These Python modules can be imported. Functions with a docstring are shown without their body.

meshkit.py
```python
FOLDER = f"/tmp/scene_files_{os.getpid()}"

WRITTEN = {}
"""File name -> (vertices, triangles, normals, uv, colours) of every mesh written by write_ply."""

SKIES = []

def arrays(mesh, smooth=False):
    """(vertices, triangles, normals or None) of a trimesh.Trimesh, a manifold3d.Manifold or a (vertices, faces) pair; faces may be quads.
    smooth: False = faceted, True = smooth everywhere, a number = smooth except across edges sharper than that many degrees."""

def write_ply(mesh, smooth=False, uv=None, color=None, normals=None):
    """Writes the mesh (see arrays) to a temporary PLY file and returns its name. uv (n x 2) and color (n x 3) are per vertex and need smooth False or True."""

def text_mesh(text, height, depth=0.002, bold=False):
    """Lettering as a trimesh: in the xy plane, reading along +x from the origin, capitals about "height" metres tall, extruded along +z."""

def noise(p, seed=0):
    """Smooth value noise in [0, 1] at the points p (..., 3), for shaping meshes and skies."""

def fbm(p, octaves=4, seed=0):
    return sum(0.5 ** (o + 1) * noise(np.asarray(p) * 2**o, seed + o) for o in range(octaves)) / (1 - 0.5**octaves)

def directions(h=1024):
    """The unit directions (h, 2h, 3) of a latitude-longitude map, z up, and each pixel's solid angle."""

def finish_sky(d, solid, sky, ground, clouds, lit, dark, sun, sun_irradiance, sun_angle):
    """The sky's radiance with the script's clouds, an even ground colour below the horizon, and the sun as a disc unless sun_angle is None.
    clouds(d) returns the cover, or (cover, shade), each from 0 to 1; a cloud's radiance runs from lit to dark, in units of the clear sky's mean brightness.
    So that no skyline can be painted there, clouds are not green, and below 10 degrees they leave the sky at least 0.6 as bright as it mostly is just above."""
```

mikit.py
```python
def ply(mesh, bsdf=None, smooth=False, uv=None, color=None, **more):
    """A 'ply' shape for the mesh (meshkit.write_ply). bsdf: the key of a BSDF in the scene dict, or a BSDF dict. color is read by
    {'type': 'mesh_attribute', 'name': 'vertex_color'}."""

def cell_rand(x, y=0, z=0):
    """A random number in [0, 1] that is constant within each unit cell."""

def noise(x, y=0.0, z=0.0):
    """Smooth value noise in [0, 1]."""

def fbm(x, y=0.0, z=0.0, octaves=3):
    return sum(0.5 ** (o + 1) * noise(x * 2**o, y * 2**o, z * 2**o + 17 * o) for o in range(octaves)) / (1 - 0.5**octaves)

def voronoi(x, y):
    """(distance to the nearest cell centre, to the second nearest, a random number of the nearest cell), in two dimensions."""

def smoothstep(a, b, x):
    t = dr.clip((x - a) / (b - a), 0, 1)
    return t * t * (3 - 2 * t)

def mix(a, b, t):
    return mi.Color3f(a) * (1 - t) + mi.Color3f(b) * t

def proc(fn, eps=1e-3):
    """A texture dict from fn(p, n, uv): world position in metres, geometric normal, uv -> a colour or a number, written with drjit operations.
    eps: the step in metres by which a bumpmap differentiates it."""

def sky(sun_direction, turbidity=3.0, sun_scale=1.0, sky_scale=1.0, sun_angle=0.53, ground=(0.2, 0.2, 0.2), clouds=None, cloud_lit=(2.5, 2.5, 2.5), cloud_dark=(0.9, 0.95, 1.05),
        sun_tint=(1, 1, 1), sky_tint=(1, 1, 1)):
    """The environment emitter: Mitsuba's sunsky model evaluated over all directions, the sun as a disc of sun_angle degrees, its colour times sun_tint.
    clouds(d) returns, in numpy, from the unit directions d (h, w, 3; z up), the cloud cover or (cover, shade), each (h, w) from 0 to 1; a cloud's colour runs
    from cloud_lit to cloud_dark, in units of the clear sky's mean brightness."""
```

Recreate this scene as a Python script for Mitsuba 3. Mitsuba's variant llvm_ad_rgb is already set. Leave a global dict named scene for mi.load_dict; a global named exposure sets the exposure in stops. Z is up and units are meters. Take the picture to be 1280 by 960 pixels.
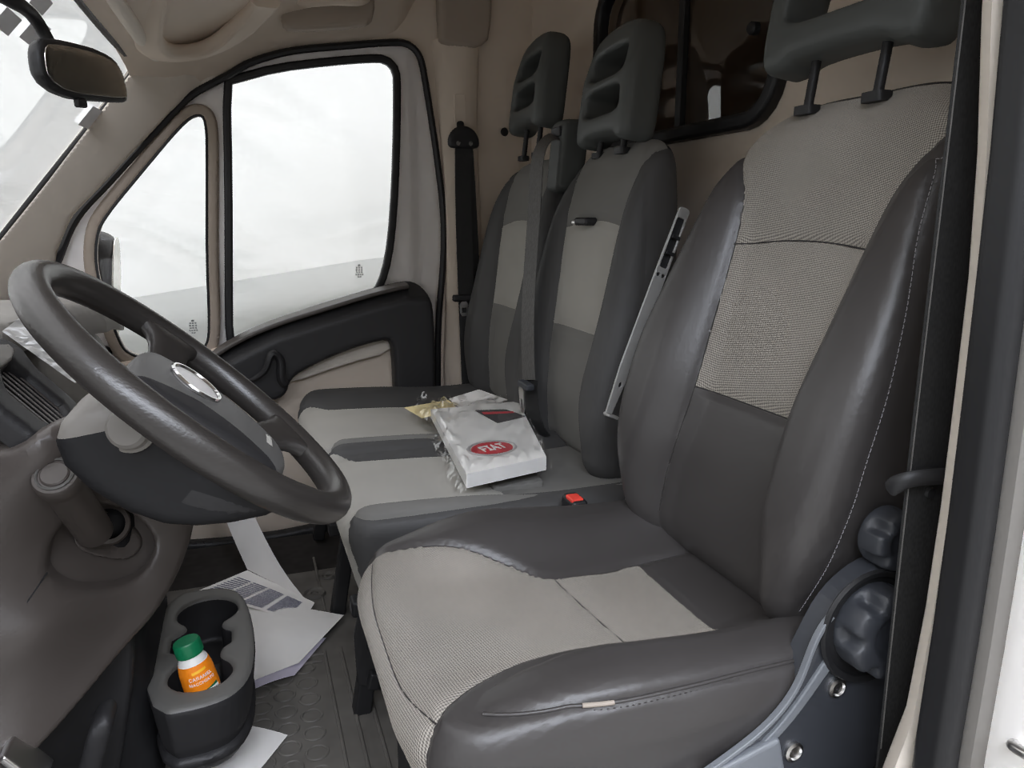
import math, numpy as np, trimesh, shapely, drjit as dr, mitsuba as mi
from scipy.interpolate import PchipInterpolator, RBFInterpolator, splprep, splev
from scipy.spatial import Delaunay
from shapely.geometry import Polygon
import mikit, meshkit
from mikit import proc, noise, fbm, smoothstep, mix

T = mi.ScalarTransform4f
scene, labels = {}, {}
labels['strip_lamp'] = {'label': 'nearer strip lamp of the workshop above the open door', 'category': 'lamp'}
labels['strip_lamp_001'] = {'label': 'farther strip lamp of the workshop', 'category': 'lamp'}

# ---------------------------------------------------------------- camera, light, exposure
yaw, pitch = math.radians(19.3), math.radians(12.2)
eye = np.array([-.057, -.475, .848])
look = np.array([math.sin(yaw)*math.cos(pitch), math.cos(yaw)*math.cos(pitch), -math.sin(pitch)])
scene['camera'] = {'type': 'perspective', 'fov': 68.05, 'fov_axis': 'x', 'near_clip': .02, 'far_clip': 100,
                   'to_world': T().look_at(origin=eye.tolist(), target=(eye+look).tolist(), up=[0, 0, 1])}
scene['sky'] = {'type': 'constant', 'radiance': {'type': 'rgb', 'value': [.80, .80, .81]}}
# two strip lamps of the workshop, above and beside the open driver's door
for n_, y_ in enumerate((-1.5, -2.6)):
    scene[f'strip_lamp{"_001" if n_ else ""}'] = {'type': 'rectangle', 'to_world': T().translate([-.1, y_, 2.35]).rotate([1, 0, 0], 205).scale([1.5, .11, 1]),
        'emitter': {'type': 'area', 'radiance': {'type': 'rgb', 'value': [11., 11.7, 13.2]}}}
exposure = 1.3

# ---------------------------------------------------------------- materials
def rgb(*c): return {'type': 'rgb', 'value': list(c)}
def mat(name, color, rough=.5, spec=.5, metal=0., bump=None, scale=1., **more):
    b = {'type': 'principled', 'base_color': proc(color) if callable(color) else rgb(*color), 'roughness': rough, 'specular': spec, 'metallic': metal, **more}
    if bump is not None:
        b = {'type': 'bumpmap', 'arbitrary': proc(bump, 4e-4), 'scale': scale, 'bsdf': b}
    scene[name] = {'type': 'twosided', 'bsdf': b}
def var(c, amp=.12, s=9.):
    return lambda p, n, uv: mi.Color3f(c)*(1-amp+2*amp*fbm(p.x*s, p.y*s, p.z*s))
def grain(s=900., a=.00012):
    return lambda p, n, uv: noise(p.x*s, p.y*s, p.z*s)*a
def weave(light, dark, s=1.):
    # two-tone diagonal knit: pale threads crossing a dark ground, about 3 mm apart
    k = 2*math.pi/.0040*s
    def fn(p, n, uv):
        a = p.y*k; b = (p.x*.80+p.z*.60)*k
        w = dr.sin(a*.80+b*.62)*dr.sin(a*.55-b*.95)
        t = smoothstep(-.5, .5, w)
        st = fbm(p.x*8, p.y*8, p.z*8)
        return mix(dark, light, t)*(.86+.28*st)
    return fn
def soil(base, s=7.):
    def fn(p, n, uv):
        f = fbm(p.x*s, p.y*s, p.z*s)
        return mi.Color3f(base)*(.84+.32*f)
    return fn
mat('beige', var((.60, .515, .43), .05), .6, .3, bump=grain(700, .00010))
mat('beige_pale', var((.62, .56, .49), .05), .55, .3, bump=grain(700, .00008))
mat('beige_dark', var((.34, .285, .235), .05), .55, .3, bump=grain(700, .00010))
mat('frame_paint', var((.72, .69, .67), .03), .32, .5)
mat('white_paint', var((.80, .78, .75), .02), .28, .5, clearcoat=.5)
mat('rubber', (.012, .012, .013), .45, .4)
mat('black', (.014, .014, .015), .5, .4)
mat('dash', var((.062, .053, .048), .06), .40, .5, bump=grain(520, .00018))
mat('shroud_black', var((.011, .011, .012), .06), .55, .25, bump=grain(520, .00018))
mat('dash_dark', var((.020, .0195, .0205), .06), .5, .35, bump=grain(520, .00018))
mat('cup_grey', var((.095, .092, .086), .06), .5, .4, bump=grain(600, .00012))
mat('dash_grey', var((.165, .155, .142), .05), .5, .4, bump=grain(600, .00012))
mat('wheel_skin', (.024, .0215, .020), .34, .6, bump=lambda p, n, uv: fbm(p.x*420, p.y*420, p.z*420, 2)*.00024)
mat('hub_skin', (.085, .083, .080), .5, .4, bump=grain(700, .0001))
mat('leather', soil((.044, .0405, .0395)), .40, .55, bump=lambda p, n, uv: fbm(p.x*260, p.y*260, p.z*260, 2)*.00025)
mat('fabric', weave((.36, .332, .292), (.125, .113, .101)), .9, .1, sheen=.3)
mat('bench_light', soil((.31, .298, .270)), .8, .2, sheen=.3)
mat('bench_mid', soil((.150, .146, .136)), .8, .2, sheen=.2)
mat('bench_dark', soil((.060, .059, .058)), .6, .3)
mat('headrest', var((.066, .071, .068), .05), .5, .4, bump=grain(800, .0001))
mat('thread', (.24, .23, .24), .7, .2)
mat('scuffed', (.32, .28, .24), .8, .2)
mat('seam', (.04, .037, .035), .7, .2)
mat('webbing', lambda p, n, uv: mi.Color3f(.022, .022, .022)*(.75+.5*noise(p.x*900, p.y*900, p.z*300)), .6, .3)
mat('webbing_grey', lambda p, n, uv: mi.Color3f(.085, .082, .078)*(.8+.4*noise(p.x*700, p.y*700, p.z*120)), .5, .4)
mat('steel', (.62, .61, .60), .28, .5, metal=1.)
mat('chrome', (.80, .80, .80), .1, .5, metal=1.)
mat('grey_bar', (.36, .355, .34), .4, .5, metal=.4)
mat('plastic_slate', var((.036, .039, .046), .05), .46, .5, bump=grain(700, .0001))
mat('plastic_slate_pale', var((.15, .16, .175), .05), .42, .5)
mat('mat_rubber', var((.105, .098, .088), .22, 25), .6, .35, bump=grain(300, .0003))
mat('carpet', var((.035, .032, .030), .2, 60), .9, .1)
mat('paper', var((.78, .76, .73), .03), .8, .2)
mat('paper_lilac', var((.50, .47, .56), .03), .8, .2)
mat('ink', (.20, .20, .25), .8, .2)
mat('ink_dark', (.05, .045, .05), .7, .2)
mat('manila', (.78, .66, .36), .7, .2)
mat('red', (.55, .035, .05), .35, .5)
mat('red_button', (.75, .06, .04), .4, .5)
mat('silver', (.68, .66, .66), .35, .5, metal=.6)
mat('green_cap', (.006, .16, .065), .35, .5)
mat('green', (.01, .13, .05), .4, .5)
mat('orange', (.86, .24, .01), .4, .5)
mat('yellow', (.95, .50, .03), .4, .5)
mat('white_plastic', (.80, .79, .76), .4, .5)
mat('visor', var((.68, .66, .63), .04), .6, .3)
mat('tape', (.60, .60, .62), .5, .4)
mat('mark', (.20, .21, .21), .6, .3)
mat('concrete', var((.42, .41, .39), .1), .8, .2)
mat('cargo', (.42, .34, .27), .8, .2)
scene['mirror'] = {'type': 'twosided', 'bsdf': {'type': 'roughconductor', 'alpha': .03, 'specular_reflectance': rgb(.82, .81, .77)}}
scene['glass'] = {'type': 'thindielectric', 'int_ior': 1.5}
scene['tint'] = {'type': 'thindielectric', 'int_ior': 1.55, 'specular_transmittance': rgb(.62, .58, .54)}
mat('film_white', (.34, .33, .31), .22, .6)
scene['film'] = {'type': 'thindielectric', 'int_ior': 1.5}
scene['tarp'] = {'type': 'principledthin', 'base_color': proc(lambda p, n, uv: mi.Color3f(.70, .715, .705)*(.94+.10*fbm(p.x*2.2, p.y*2.2, p.z*2.2))), 'roughness': .45, 'eta': 1.45, 'spec_trans': 0., 'diff_trans': 1.}

# ---------------------------------------------------------------- adding things
def key_of(name):
    if name not in scene and name not in labels: return name
    i = 1
    while f'{name}_{i:03d}' in scene or f'{name}_{i:03d}' in labels: i += 1
    return f'{name}_{i:03d}'
def thing(name, label, cat, group=None):
    k = key_of(name); labels[k] = {'label': label, 'category': cat}
    if group: labels[k]['group'] = group
    return k
def part(parent, name, mesh, m, smooth=35, label=None, kind=None, **more):
    k = key_of(parent+'__'+name)
    scene[k] = mikit.ply(mesh, m, smooth=smooth, **more)
    if label or kind: labels[k] = {**({'label': label} if label else {}), **({'kind': kind} if kind else {})}
    return k
def solo(name, mesh, m, label, cat, smooth=35, group=None):
    k = thing(name, label, cat, group); scene[k] = mikit.ply(mesh, m, smooth=smooth); return k
def struct(name, mesh=None, m=None, label=None, smooth=35):
    if mesh is not None: scene[name] = mikit.ply(mesh, m, smooth=smooth)
    labels[name] = {'kind': 'structure', **({'label': label} if label else {})}
    return name

# ---------------------------------------------------------------- mesh helpers
def tm(v, f): return trimesh.Trimesh(np.asarray(v, float), np.asarray(f, int), process=False)
def cat(*ms): return trimesh.util.concatenate([m for m in ms])
def unit(a): a = np.asarray(a, float); return a/np.linalg.norm(a)
def pch(xs, ys):
    f = PchipInterpolator(xs, ys); a, b = xs[0], xs[-1]
    return lambda x: f(np.clip(x, a, b))
def smax(a, b, k): h = np.maximum(k-np.abs(a-b), 0)/k; return np.maximum(a, b)+h*h*k*.25
def smin(a, b, k): return -smax(-a, -b, k)
def sst(a, b, x): t = np.clip((x-a)/(b-a), 0, 1); return t*t*(3-2*t)
def spline(pts, n, closed=False):
    p = np.asarray(pts, float)
    if closed: p = np.vstack([p, p[:1]])
    tck, _ = splprep(p.T, s=0, per=closed, k=min(3, len(p)-1))
    return np.stack(splev(np.linspace(0, 1, n, endpoint=not closed), tck), 1)
def chaikin(p, it=2, closed=True):
    p = np.asarray(p, float)
    for _ in range(it):
        a, b = p, np.roll(p, -1, 0)
        q = np.stack([.75*a+.25*b, .25*a+.75*b], 1)
        if not closed: q = q[:-1]; p = np.vstack([p[:1], q.reshape(-1, p.shape[1]), p[-1:]])
        else: p = q.reshape(-1, p.shape[1])
    return p

CORN = np.array([[i, j, k] for i in (0, 1) for j in (0, 1) for k in (0, 1)])
EDG = [(a, b) for a in range(8) for b in range(a+1, 8) if np.abs(CORN[a]-CORN[b]).sum() == 1]
def iso(F, lo, hi, h, steps=3):
    """The surface F = 0 (F negative inside) as a smooth closed mesh: surface nets, then Newton steps onto F."""
    lo, hi = np.asarray(lo, float), np.asarray(hi, float)
    n = np.ceil((hi-lo)/h).astype(int)+1
    ax = [lo[i]+h*np.arange(n[i]) for i in range(3)]
    X = np.stack(np.meshgrid(*ax, indexing='ij'), -1)
    V = F(X); V = np.where(V == 0, 1e-9, V)
    S = V < 0
    c = [V[i:n[0]-1+i, j:n[1]-1+j, k:n[2]-1+k] for i, j, k in CORN]
    acc, cnt = np.zeros(c[0].shape+(3,)), np.zeros(c[0].shape)
    for a, b in EDG:
        m = (c[a] < 0) != (c[b] < 0)
        t = np.where(m, c[a]/np.where(m, c[a]-c[b], 1), 0)
        acc += m[..., None]*(CORN[a]+t[..., None]*(CORN[b]-CORN[a])); cnt += m
    act = cnt > 0
    idx = -np.ones(act.shape, int); idx[act] = np.arange(act.sum())
    cell = np.stack(np.nonzero(act), 1)
    v = lo+h*(cell+acc[act]/cnt[act][:, None])
    quads = []
    for d in range(3):
        e1, e2 = [(1, 2), (2, 0), (0, 1)][d]
        sl0 = [slice(1, n[i]-1) for i in range(3)]; sl1 = list(sl0)
        sl0[d], sl1[d] = slice(0, n[d]-1), slice(1, n[d])
        A, B = S[tuple(sl0)], S[tuple(sl1)]
        w = np.stack(np.nonzero(A != B), 1)
        base = w+np.array([0 if i == d else 1 for i in range(3)])
        def g(o1, o2):
            q = base.copy(); q[:, e1] -= o1; q[:, e2] -= o2
            return idx[q[:, 0], q[:, 1], q[:, 2]]
        q = np.stack([g(1, 1), g(0, 1), g(0, 0), g(1, 0)], 1)
        flip = ~A[tuple(w.T)]
        q[flip] = q[flip][:, ::-1]
        quads.append(q)
    q = np.vstack(quads); q = q[(q >= 0).all(1)]
    f = np.vstack([q[:, [0, 1, 2]], q[:, [0, 2, 3]]])
    for _ in range(steps):
        f0, gr = F(v), grad(F, v)
        st = f0[:, None]*gr/np.maximum((gr**2).sum(1, keepdims=True), 1e-6)
        L = np.linalg.norm(st, axis=1, keepdims=True)
        v = v-st*np.minimum(1, .6*h/np.maximum(L, 1e-9))
    return v, f
def grad(F, v, e=4e-4):
    return np.stack([(F(v+np.eye(3)[i]*e)-F(v-np.eye(3)[i]*e))/(2*e) for i in range(3)], 1)
def split(v, f, r):
    """Cuts the mesh along r = 0 (r per vertex): (the part with r < 0, the part with r > 0)."""
    r = np.where(np.abs(r) < 1e-7, 1e-7, r)
    neg = r < 0
    k = neg[f].sum(1)
    fn, fp = [f[k == 3]], [f[k == 0]]
    vs, off, cache = [v], len(v), {}
    mixf = f[(k == 1) | (k == 2)]
    if len(mixf):
        e = np.vstack([mixf[:, [0, 1]], mixf[:, [1, 2]], mixf[:, [2, 0]]]); e = np.sort(e[neg[e[:, 0]] != neg[e[:, 1]]], 1)
        e, inv = np.unique(e, axis=0), None
        t = r[e[:, 0]]/(r[e[:, 0]]-r[e[:, 1]])
        vs.append(v[e[:, 0]]+t[:, None]*(v[e[:, 1]]-v[e[:, 0]]))
        ids = {(a, b): off+i for i, (a, b) in enumerate(e.tolist())}
        gn, gp = [], []
        for tri in mixf.tolist():
            s = [neg[x] for x in tri]
            o = next(i for i in range(3) if s[i] != s[(i+1) % 3] and s[i] != s[(i+2) % 3])
            a, b, c = tri[o], tri[(o+1) % 3], tri[(o+2) % 3]
            ab, ac = ids[tuple(sorted((a, b)))], ids[tuple(sorted((a, c)))]
            one, two = (gn, gp) if s[o] else (gp, gn)
            one.append((a, ab, ac)); two += [(ab, b, c), (ab, c, ac)]
        if gn: fn.append(np.array(gn)); fp.append(np.array(gp))
    V = np.vstack(vs)
    return [compact(V, np.vstack(x)) for x in (fn, fp)]
def compact(v, f):
    u, inv = np.unique(f, return_inverse=True)
    return v[u], inv.reshape(-1, 3)
def polysd(poly):
    """Signed distance to a closed 2-D outline (negative inside), as a function of (x, y)."""
    p = np.asarray(poly, float); q = np.roll(p, -1, 0)
    def fn(x, y):
        d = np.full(np.shape(x), 1e9); ins = np.zeros(np.shape(x), bool)
        for a, b in zip(p, q):
            e = b-a; wx, wy = x-a[0], y-a[1]
            t = np.clip((wx*e[0]+wy*e[1])/max(e@e, 1e-12), 0, 1)
            d = np.minimum(d, (wx-e[0]*t)**2+(wy-e[1]*t)**2)
            c = ((a[1] <= y) & (b[1] > y)) | ((b[1] <= y) & (a[1] > y))
            if e[1] != 0: ins ^= c & (x < a[0]+(y-a[1])/e[1]*e[0])
        d = np.sqrt(d); return np.where(ins, -d, d)
    return fn
def sheet(poly, frame, res, hf=None, thick=.006, r=0.):
    """A panel: its outline in the (u, v) plane of frame = (origin, eu, ev, en), raised by hf(u, v) along en, edges rounded by r."""
    if not isinstance(poly, Polygon): poly = Polygon(poly)
    poly = poly.buffer(0)
    o, eu, ev, en = [np.asarray(a, float) for a in frame]
    pts = []
    def ring(g):
        for gg in getattr(g, 'geoms', [g]):
            if gg.is_empty: continue
            for rr in [gg.exterior, *gg.interiors]:
                m = max(8, int(rr.length/res))
                pts.append(np.array([rr.interpolate(t, normalized=True).coords[0] for t in np.arange(m)/m]))
                # keep corners
                c = np.array(rr.simplify(res*.08).coords)[:-1]; pts.append(c)
    ring(poly)
    if r > 0:
        for s in (.15, .45, 1.): ring(poly.buffer(-r*s))
    inner = poly.buffer(-max(r*1.2, 0)-res*.6)
    x0, y0, x1, y1 = poly.bounds
    gx, gy = np.meshgrid(np.arange(x0, x1, res), np.arange(y0, y1, res*.87), indexing='xy')
    gx = gx+(np.arange(gx.shape[0]) % 2)[:, None]*res*.5
    g = np.stack([gx.ravel(), gy.ravel()], 1)
    g = g[shapely.contains_xy(inner, g[:, 0], g[:, 1])] if not inner.is_empty else g[:0]
    pts = np.vstack(pts+[g]); pts = pts[np.unique(np.round(pts/(res*.04)).astype(int), axis=0, return_index=True)[1]]
    tri = Delaunay(pts).simplices
    c = pts[tri].mean(1); tri = tri[shapely.contains_xy(poly.buffer(1e-7), c[:, 0], c[:, 1])]
    a = np.cross(pts[tri[:, 1]]-pts[tri[:, 0]], pts[tri[:, 2]]-pts[tri[:, 0]])
    tri = tri[np.abs(a) > 1e-12]; a = a[np.abs(a) > 1e-12]
    tri = np.where((a > 0)[:, None], tri, tri[:, ::-1])
    if np.dot(np.cross(eu, ev), en) < 0: tri = tri[:, ::-1]
    h = hf(pts[:, 0], pts[:, 1]) if hf is not None else np.zeros(len(pts))
    hb = h-thick
    if r > 0:
        d = shapely.distance(shapely.points(pts), poly.boundary)
        k = np.clip(r-d, 0, r); h = h-(r-np.sqrt(np.maximum(r*r-k*k, 0)))
    def w(hh): return o+pts[:, :1]*eu+pts[:, 1:]*ev+hh[:, None]*en
    n = len(pts)
    e = np.vstack([tri[:, [0, 1]], tri[:, [1, 2]], tri[:, [2, 0]]])
    es = np.sort(e, 1); _, i, cn = np.unique(es, axis=0, return_index=True, return_counts=True)
    be = e[i[cn == 1]]
    f = np.vstack([tri, tri[:, ::-1]+n, np.stack([be[:, 1], be[:, 0], be[:, 0]+n], 1), np.stack([be[:, 1], be[:, 0]+n, be[:, 1]+n], 1)])
    return tm(np.vstack([w(h), w(hb)]), f)
FY = lambda y: ((0, y, 0), (1, 0, 0), (0, 0, 1), (0, -1, 0))      # u = x, v = z, raised towards the driver's side
FX = lambda x: ((x, 0, 0), (0, 1, 0), (0, 0, 1), (-1, 0, 0))      # u = y, v = z, raised towards the front
FZ = lambda z: ((0, 0, z), (1, 0, 0), (0, 1, 0), (0, 0, 1))       # u = x, v = y, raised upwards
def sweep(path, prof, closed=False, up=(0, 0, 1), scale=None, twist=None):
    """The 2-D outline prof carried along the path; its first coordinate is across, its second along "up" made square to the path."""
    p = np.asarray(path, float); prof = np.asarray(prof, float); m = len(prof)
    t = np.roll(p, -1, 0)-np.roll(p, 1, 0) if closed else np.gradient(p, axis=0)
    t /= np.linalg.norm(t, axis=1, keepdims=True)+1e-12
    up = np.broadcast_to(np.asarray(up, float), p.shape)
    a = np.cross(t, up); a /= np.linalg.norm(a, axis=1, keepdims=True)+1e-12
    b = np.cross(a, t)
    s = np.ones(len(p)) if scale is None else np.asarray(scale)
    v = p[:, None]+s[:, None, None]*(prof[None, :, :1]*a[:, None]+prof[None, :, 1:]*b[:, None])
    n = len(p); i, j = np.meshgrid(np.arange(n if closed else n-1), np.arange(m), indexing='ij')
    i2, j2 = (i+1) % n, (j+1) % m
    q = np.stack([i*m+j, i*m+j2, i2*m+j2, i2*m+j], -1).reshape(-1, 4)
    f = np.vstack([q[:, [0, 2, 1]], q[:, [0, 3, 2]]])
    v = v.reshape(-1, 3)
    if not closed:
        v = np.vstack([v, p[:1], p[-1:]]); k = np.arange(m); k2 = (k+1) % m
        f = np.vstack([f, np.stack([np.full(m, n*m), k2, k], 1), np.stack([np.full(m, n*m+1), (n-1)*m+k, (n-1)*m+k2], 1)])
    M = tm(v, f)
    if M.volume < 0: M.invert()
    return M
def circ(r, n=10, r2=None): a = np.arange(n)*2*np.pi/n; return np.stack([np.cos(a)*r, np.sin(a)*(r2 or r)], 1)
def rrect(w, h, r=.3, n=4):
    """A rounded rectangle outline w by h, corner radius r (share of the smaller half side)."""
    q = r*min(w, h)/2; o = []
    for cx, cy, a0 in ((1, 1, 0), (-1, 1, 90), (-1, -1, 180), (1, -1, 270)):
        for k in range(n+1):
            a = math.radians(a0+90*k/n); o.append((cx*(w/2-q)+q*math.cos(a), cy*(h/2-q)+q*math.sin(a)))
    return np.array(o)
def tube(path, r, n=10, closed=False, up=None, scale=None):
    p = np.asarray(path, float)
    if up is None:
        d = np.abs(p[-1]-p[0]) if not closed else np.ptp(p, axis=0)
        up = np.eye(3)[int(np.argmin(d))]+.01
    return sweep(p, circ(r, n) if np.isscalar(r) else circ(r[0], n, r[1]), closed, up, scale)
def lathe(prof, o, axis, n=28):
    """prof: (radius, height) pairs turned about the axis from o."""
    z = unit(axis); x = unit(np.cross(z, [0, 0, 1] if abs(z[2]) < .9 else [1, 0, 0])); y = np.cross(z, x)
    m = trimesh.creation.revolve(np.asarray(prof, float), sections=n)
    v = m.vertices@np.stack([x, y, z])+np.asarray(o, float)
    m = tm(v, m.faces)
    if m.volume < 0: m.invert()
    return m
def slabs(poly, frame, depth, r=.002, res=.006):
    return sheet(poly, frame, res, None, depth, r)
def rbox(c, size, r=.004, R=np.eye(3), seg=2):
    """A box with rounded edges; the rows of R are its axes."""
    s = np.maximum(np.asarray(size, float)/2-r, 1e-5)
    sp = trimesh.creation.icosphere(seg, r)
    pts = np.vstack([sp.vertices+np.array([i, j, k])*s for i in (-1, 1) for j in (-1, 1) for k in (-1, 1)])
    h = trimesh.convex.convex_hull(pts)
    return tm(h.vertices@R+np.asarray(c), h.faces)
def rot(axis, deg):
    return trimesh.transformations.rotation_matrix(math.radians(deg), axis)[:3, :3].T

# ================================================================ THE SHELL OF THE CAB
YP = 1.72                    # plane of the passenger door's glass; the driver's door opening is at y = 0
SEAL = [(-.60, .62), (-.495, .745), (-.445, .852), (-.365, .936), (-.204, 1.107), (-.15, 1.159), (-.065, 1.206), (-.004, 1.244), (.096, 1.278), (.234, 1.299), (.369, 1.318), (.412, 1.315), (.442, 1.283), (.462, 1.157), (.482, 1.014), (.497, .866), (.495, .746), (.474, .545), (.469, .357)]
door_out = SEAL+[(.462, .16), (.43, .0), (.38, -.16), (.2, -.2), (-.2, -.2), (-.62, -.2), (-.66, .3)]
door_poly = Polygon(chaikin(door_out, 1))
glass_poly = Polygon(chaikin([(-.057, 1.19), (-.039, 1.195), (.062, 1.228), (.199, 1.252), (.30, 1.266), (.345, 1.268), (.367, 1.245), (.367, 1.20), (.363, 1.098), (.353, .941), (.337, .792), (.316, .70), (.291, .65), (.256, .632), (.019, .565), (-.084, .525), (-.1, .52), (-.088, .7), (-.07, .95)], 1))
quarter_poly = Polygon(chaikin([(-.142, 1.112), (-.122, 1.10), (-.130, .98), (-.149, .755), (-.156, .58), (-.165, .515), (-.20, .50), (-.31, .487), (-.36, .505), (-.378, .54), (-.40, .65), (-.412, .735), (-.40, .815), (-.376, .858), (-.279, .971), (-.18, 1.085)], 2))

# floor, roof, side walls
floor_poly = Polygon([(-.75, -.02), (.86, -.02), (.86, 1.70), (-.75, 1.70)])
struct('floor', sheet(floor_poly, FZ(-.02), .08, None, .05), 'carpet', 'black carpeted cab floor')
zc = pch([-.30, -.26, -.1, .1, .3, .6, .9], [1.19, 1.20, 1.285, 1.37, 1.43, 1.53, 1.55])
zs = pch([-.30, -.204, -.15, -.065, 0, .1, .234, .369, .5, .9], [1.12, 1.13, 1.165, 1.212, 1.25, 1.288, 1.309, 1.345, 1.52, 1.54])
def ceil_h(x, y):
    w = np.exp(-np.clip(1.715-y, 0, 9)/.11)+np.exp(-np.clip(y+.05, 0, 9)/.11)*.9
    return zc(x)*(1-w)+zs(x)*w+.0
struct('ceiling', sheet([(-.275, -.06), (.88, -.06), (.88, 1.715), (-.275, 1.715)], ((0, 0, 0), (1, 0, 0), (0, 1, 0), (0, 0, -1)), .025, lambda u, v: -ceil_h(u, v), .03), 'beige', 'beige moulded headliner over the cab')

# passenger side wall: the body around the door opening
side = Polygon([(-.72, -.2), (-.72, .70), (-.33, 1.13), (-.1, 1.30), (.2, 1.42), (.5, 1.55), (.9, 1.62), (.9, -.2)]).difference(door_poly.buffer(.004))
struct('wall_right', sheet(side, FY(1.715), .03, lambda u, v: .0*u, .05, .01), 'beige', 'beige body side around the passenger door')
# cargo space behind the bulkhead: closed and dark
struct('wall_cargo', cat(rbox((2.2, .84, -.03), (2.6, 1.9, .04)), rbox((2.2, 1.78, .75), (2.6, .04, 1.6)), rbox((2.2, -.1, .75), (2.6, .04, 1.6)), rbox((3.5, .84, .75), (.04, 1.9, 1.6)), rbox((2.2, .84, 1.56), (2.6, 1.9, .04))), 'cargo', 'dark cargo space behind the bulkhead')

# bulkhead with its window
def rr_poly(x0, y0, x1, y1, r, n=6): return Polygon(rrect(x1-x0, y1-y0, r, n)+np.array([(x0+x1)/2, (y0+y1)/2]))
win_out = rr_poly(.71, 1.03, 1.44, 1.41, .45)
bulk = Polygon([(-.10, -.1), (1.78, -.1), (1.78, 1.58), (-.10, 1.58)]).difference(win_out.buffer(-.01))
def bulk_h(y, z):
    c = np.clip((y-1.40)/.32, 0, 1); c2 = np.clip((.22-y)/.3, 0, 1)
    return .10*c**3+.08*c2**2+.012*sst(.98, .9, z)
struct('wall_back', sheet(bulk, FX(.865), .022, bulk_h, .03), 'beige', 'beige bulkhead behind the seats')
struct('window_2', None, None, 'sliding window of dark glass in the bulkhead')
ring = np.array(win_out.exterior.coords)[:-1]
part('window_2', 'gasket', sweep(np.stack([np.full(len(ring), .857), *ring.T], 1), rrect(.032, .034, .6), True, (1, 0, 0)), 'rubber')
def flat(poly, frame): # a single sheet of glass
    o, eu, ev, en = [np.asarray(a, float) for a in frame]
    v, f = trimesh.creation.triangulate_polygon(poly, engine='earcut')
    return tm(o+v[:, :1]*eu+v[:, 1:]*ev, f)
for a, b, dx in ((.70, 1.055, .0), (1.035, 1.45, .008)):
    part('window_2', 'pane', flat(win_out.intersection(Polygon([(a, .9), (b, .9), (b, 1.5), (a, 1.5)])), FX(.866+dx)), 'tint', smooth=False)
part('window_2', 'mullion', rbox((.863, 1.045, 1.22), (.016, .022, .36), .003), 'rubber')
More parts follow.
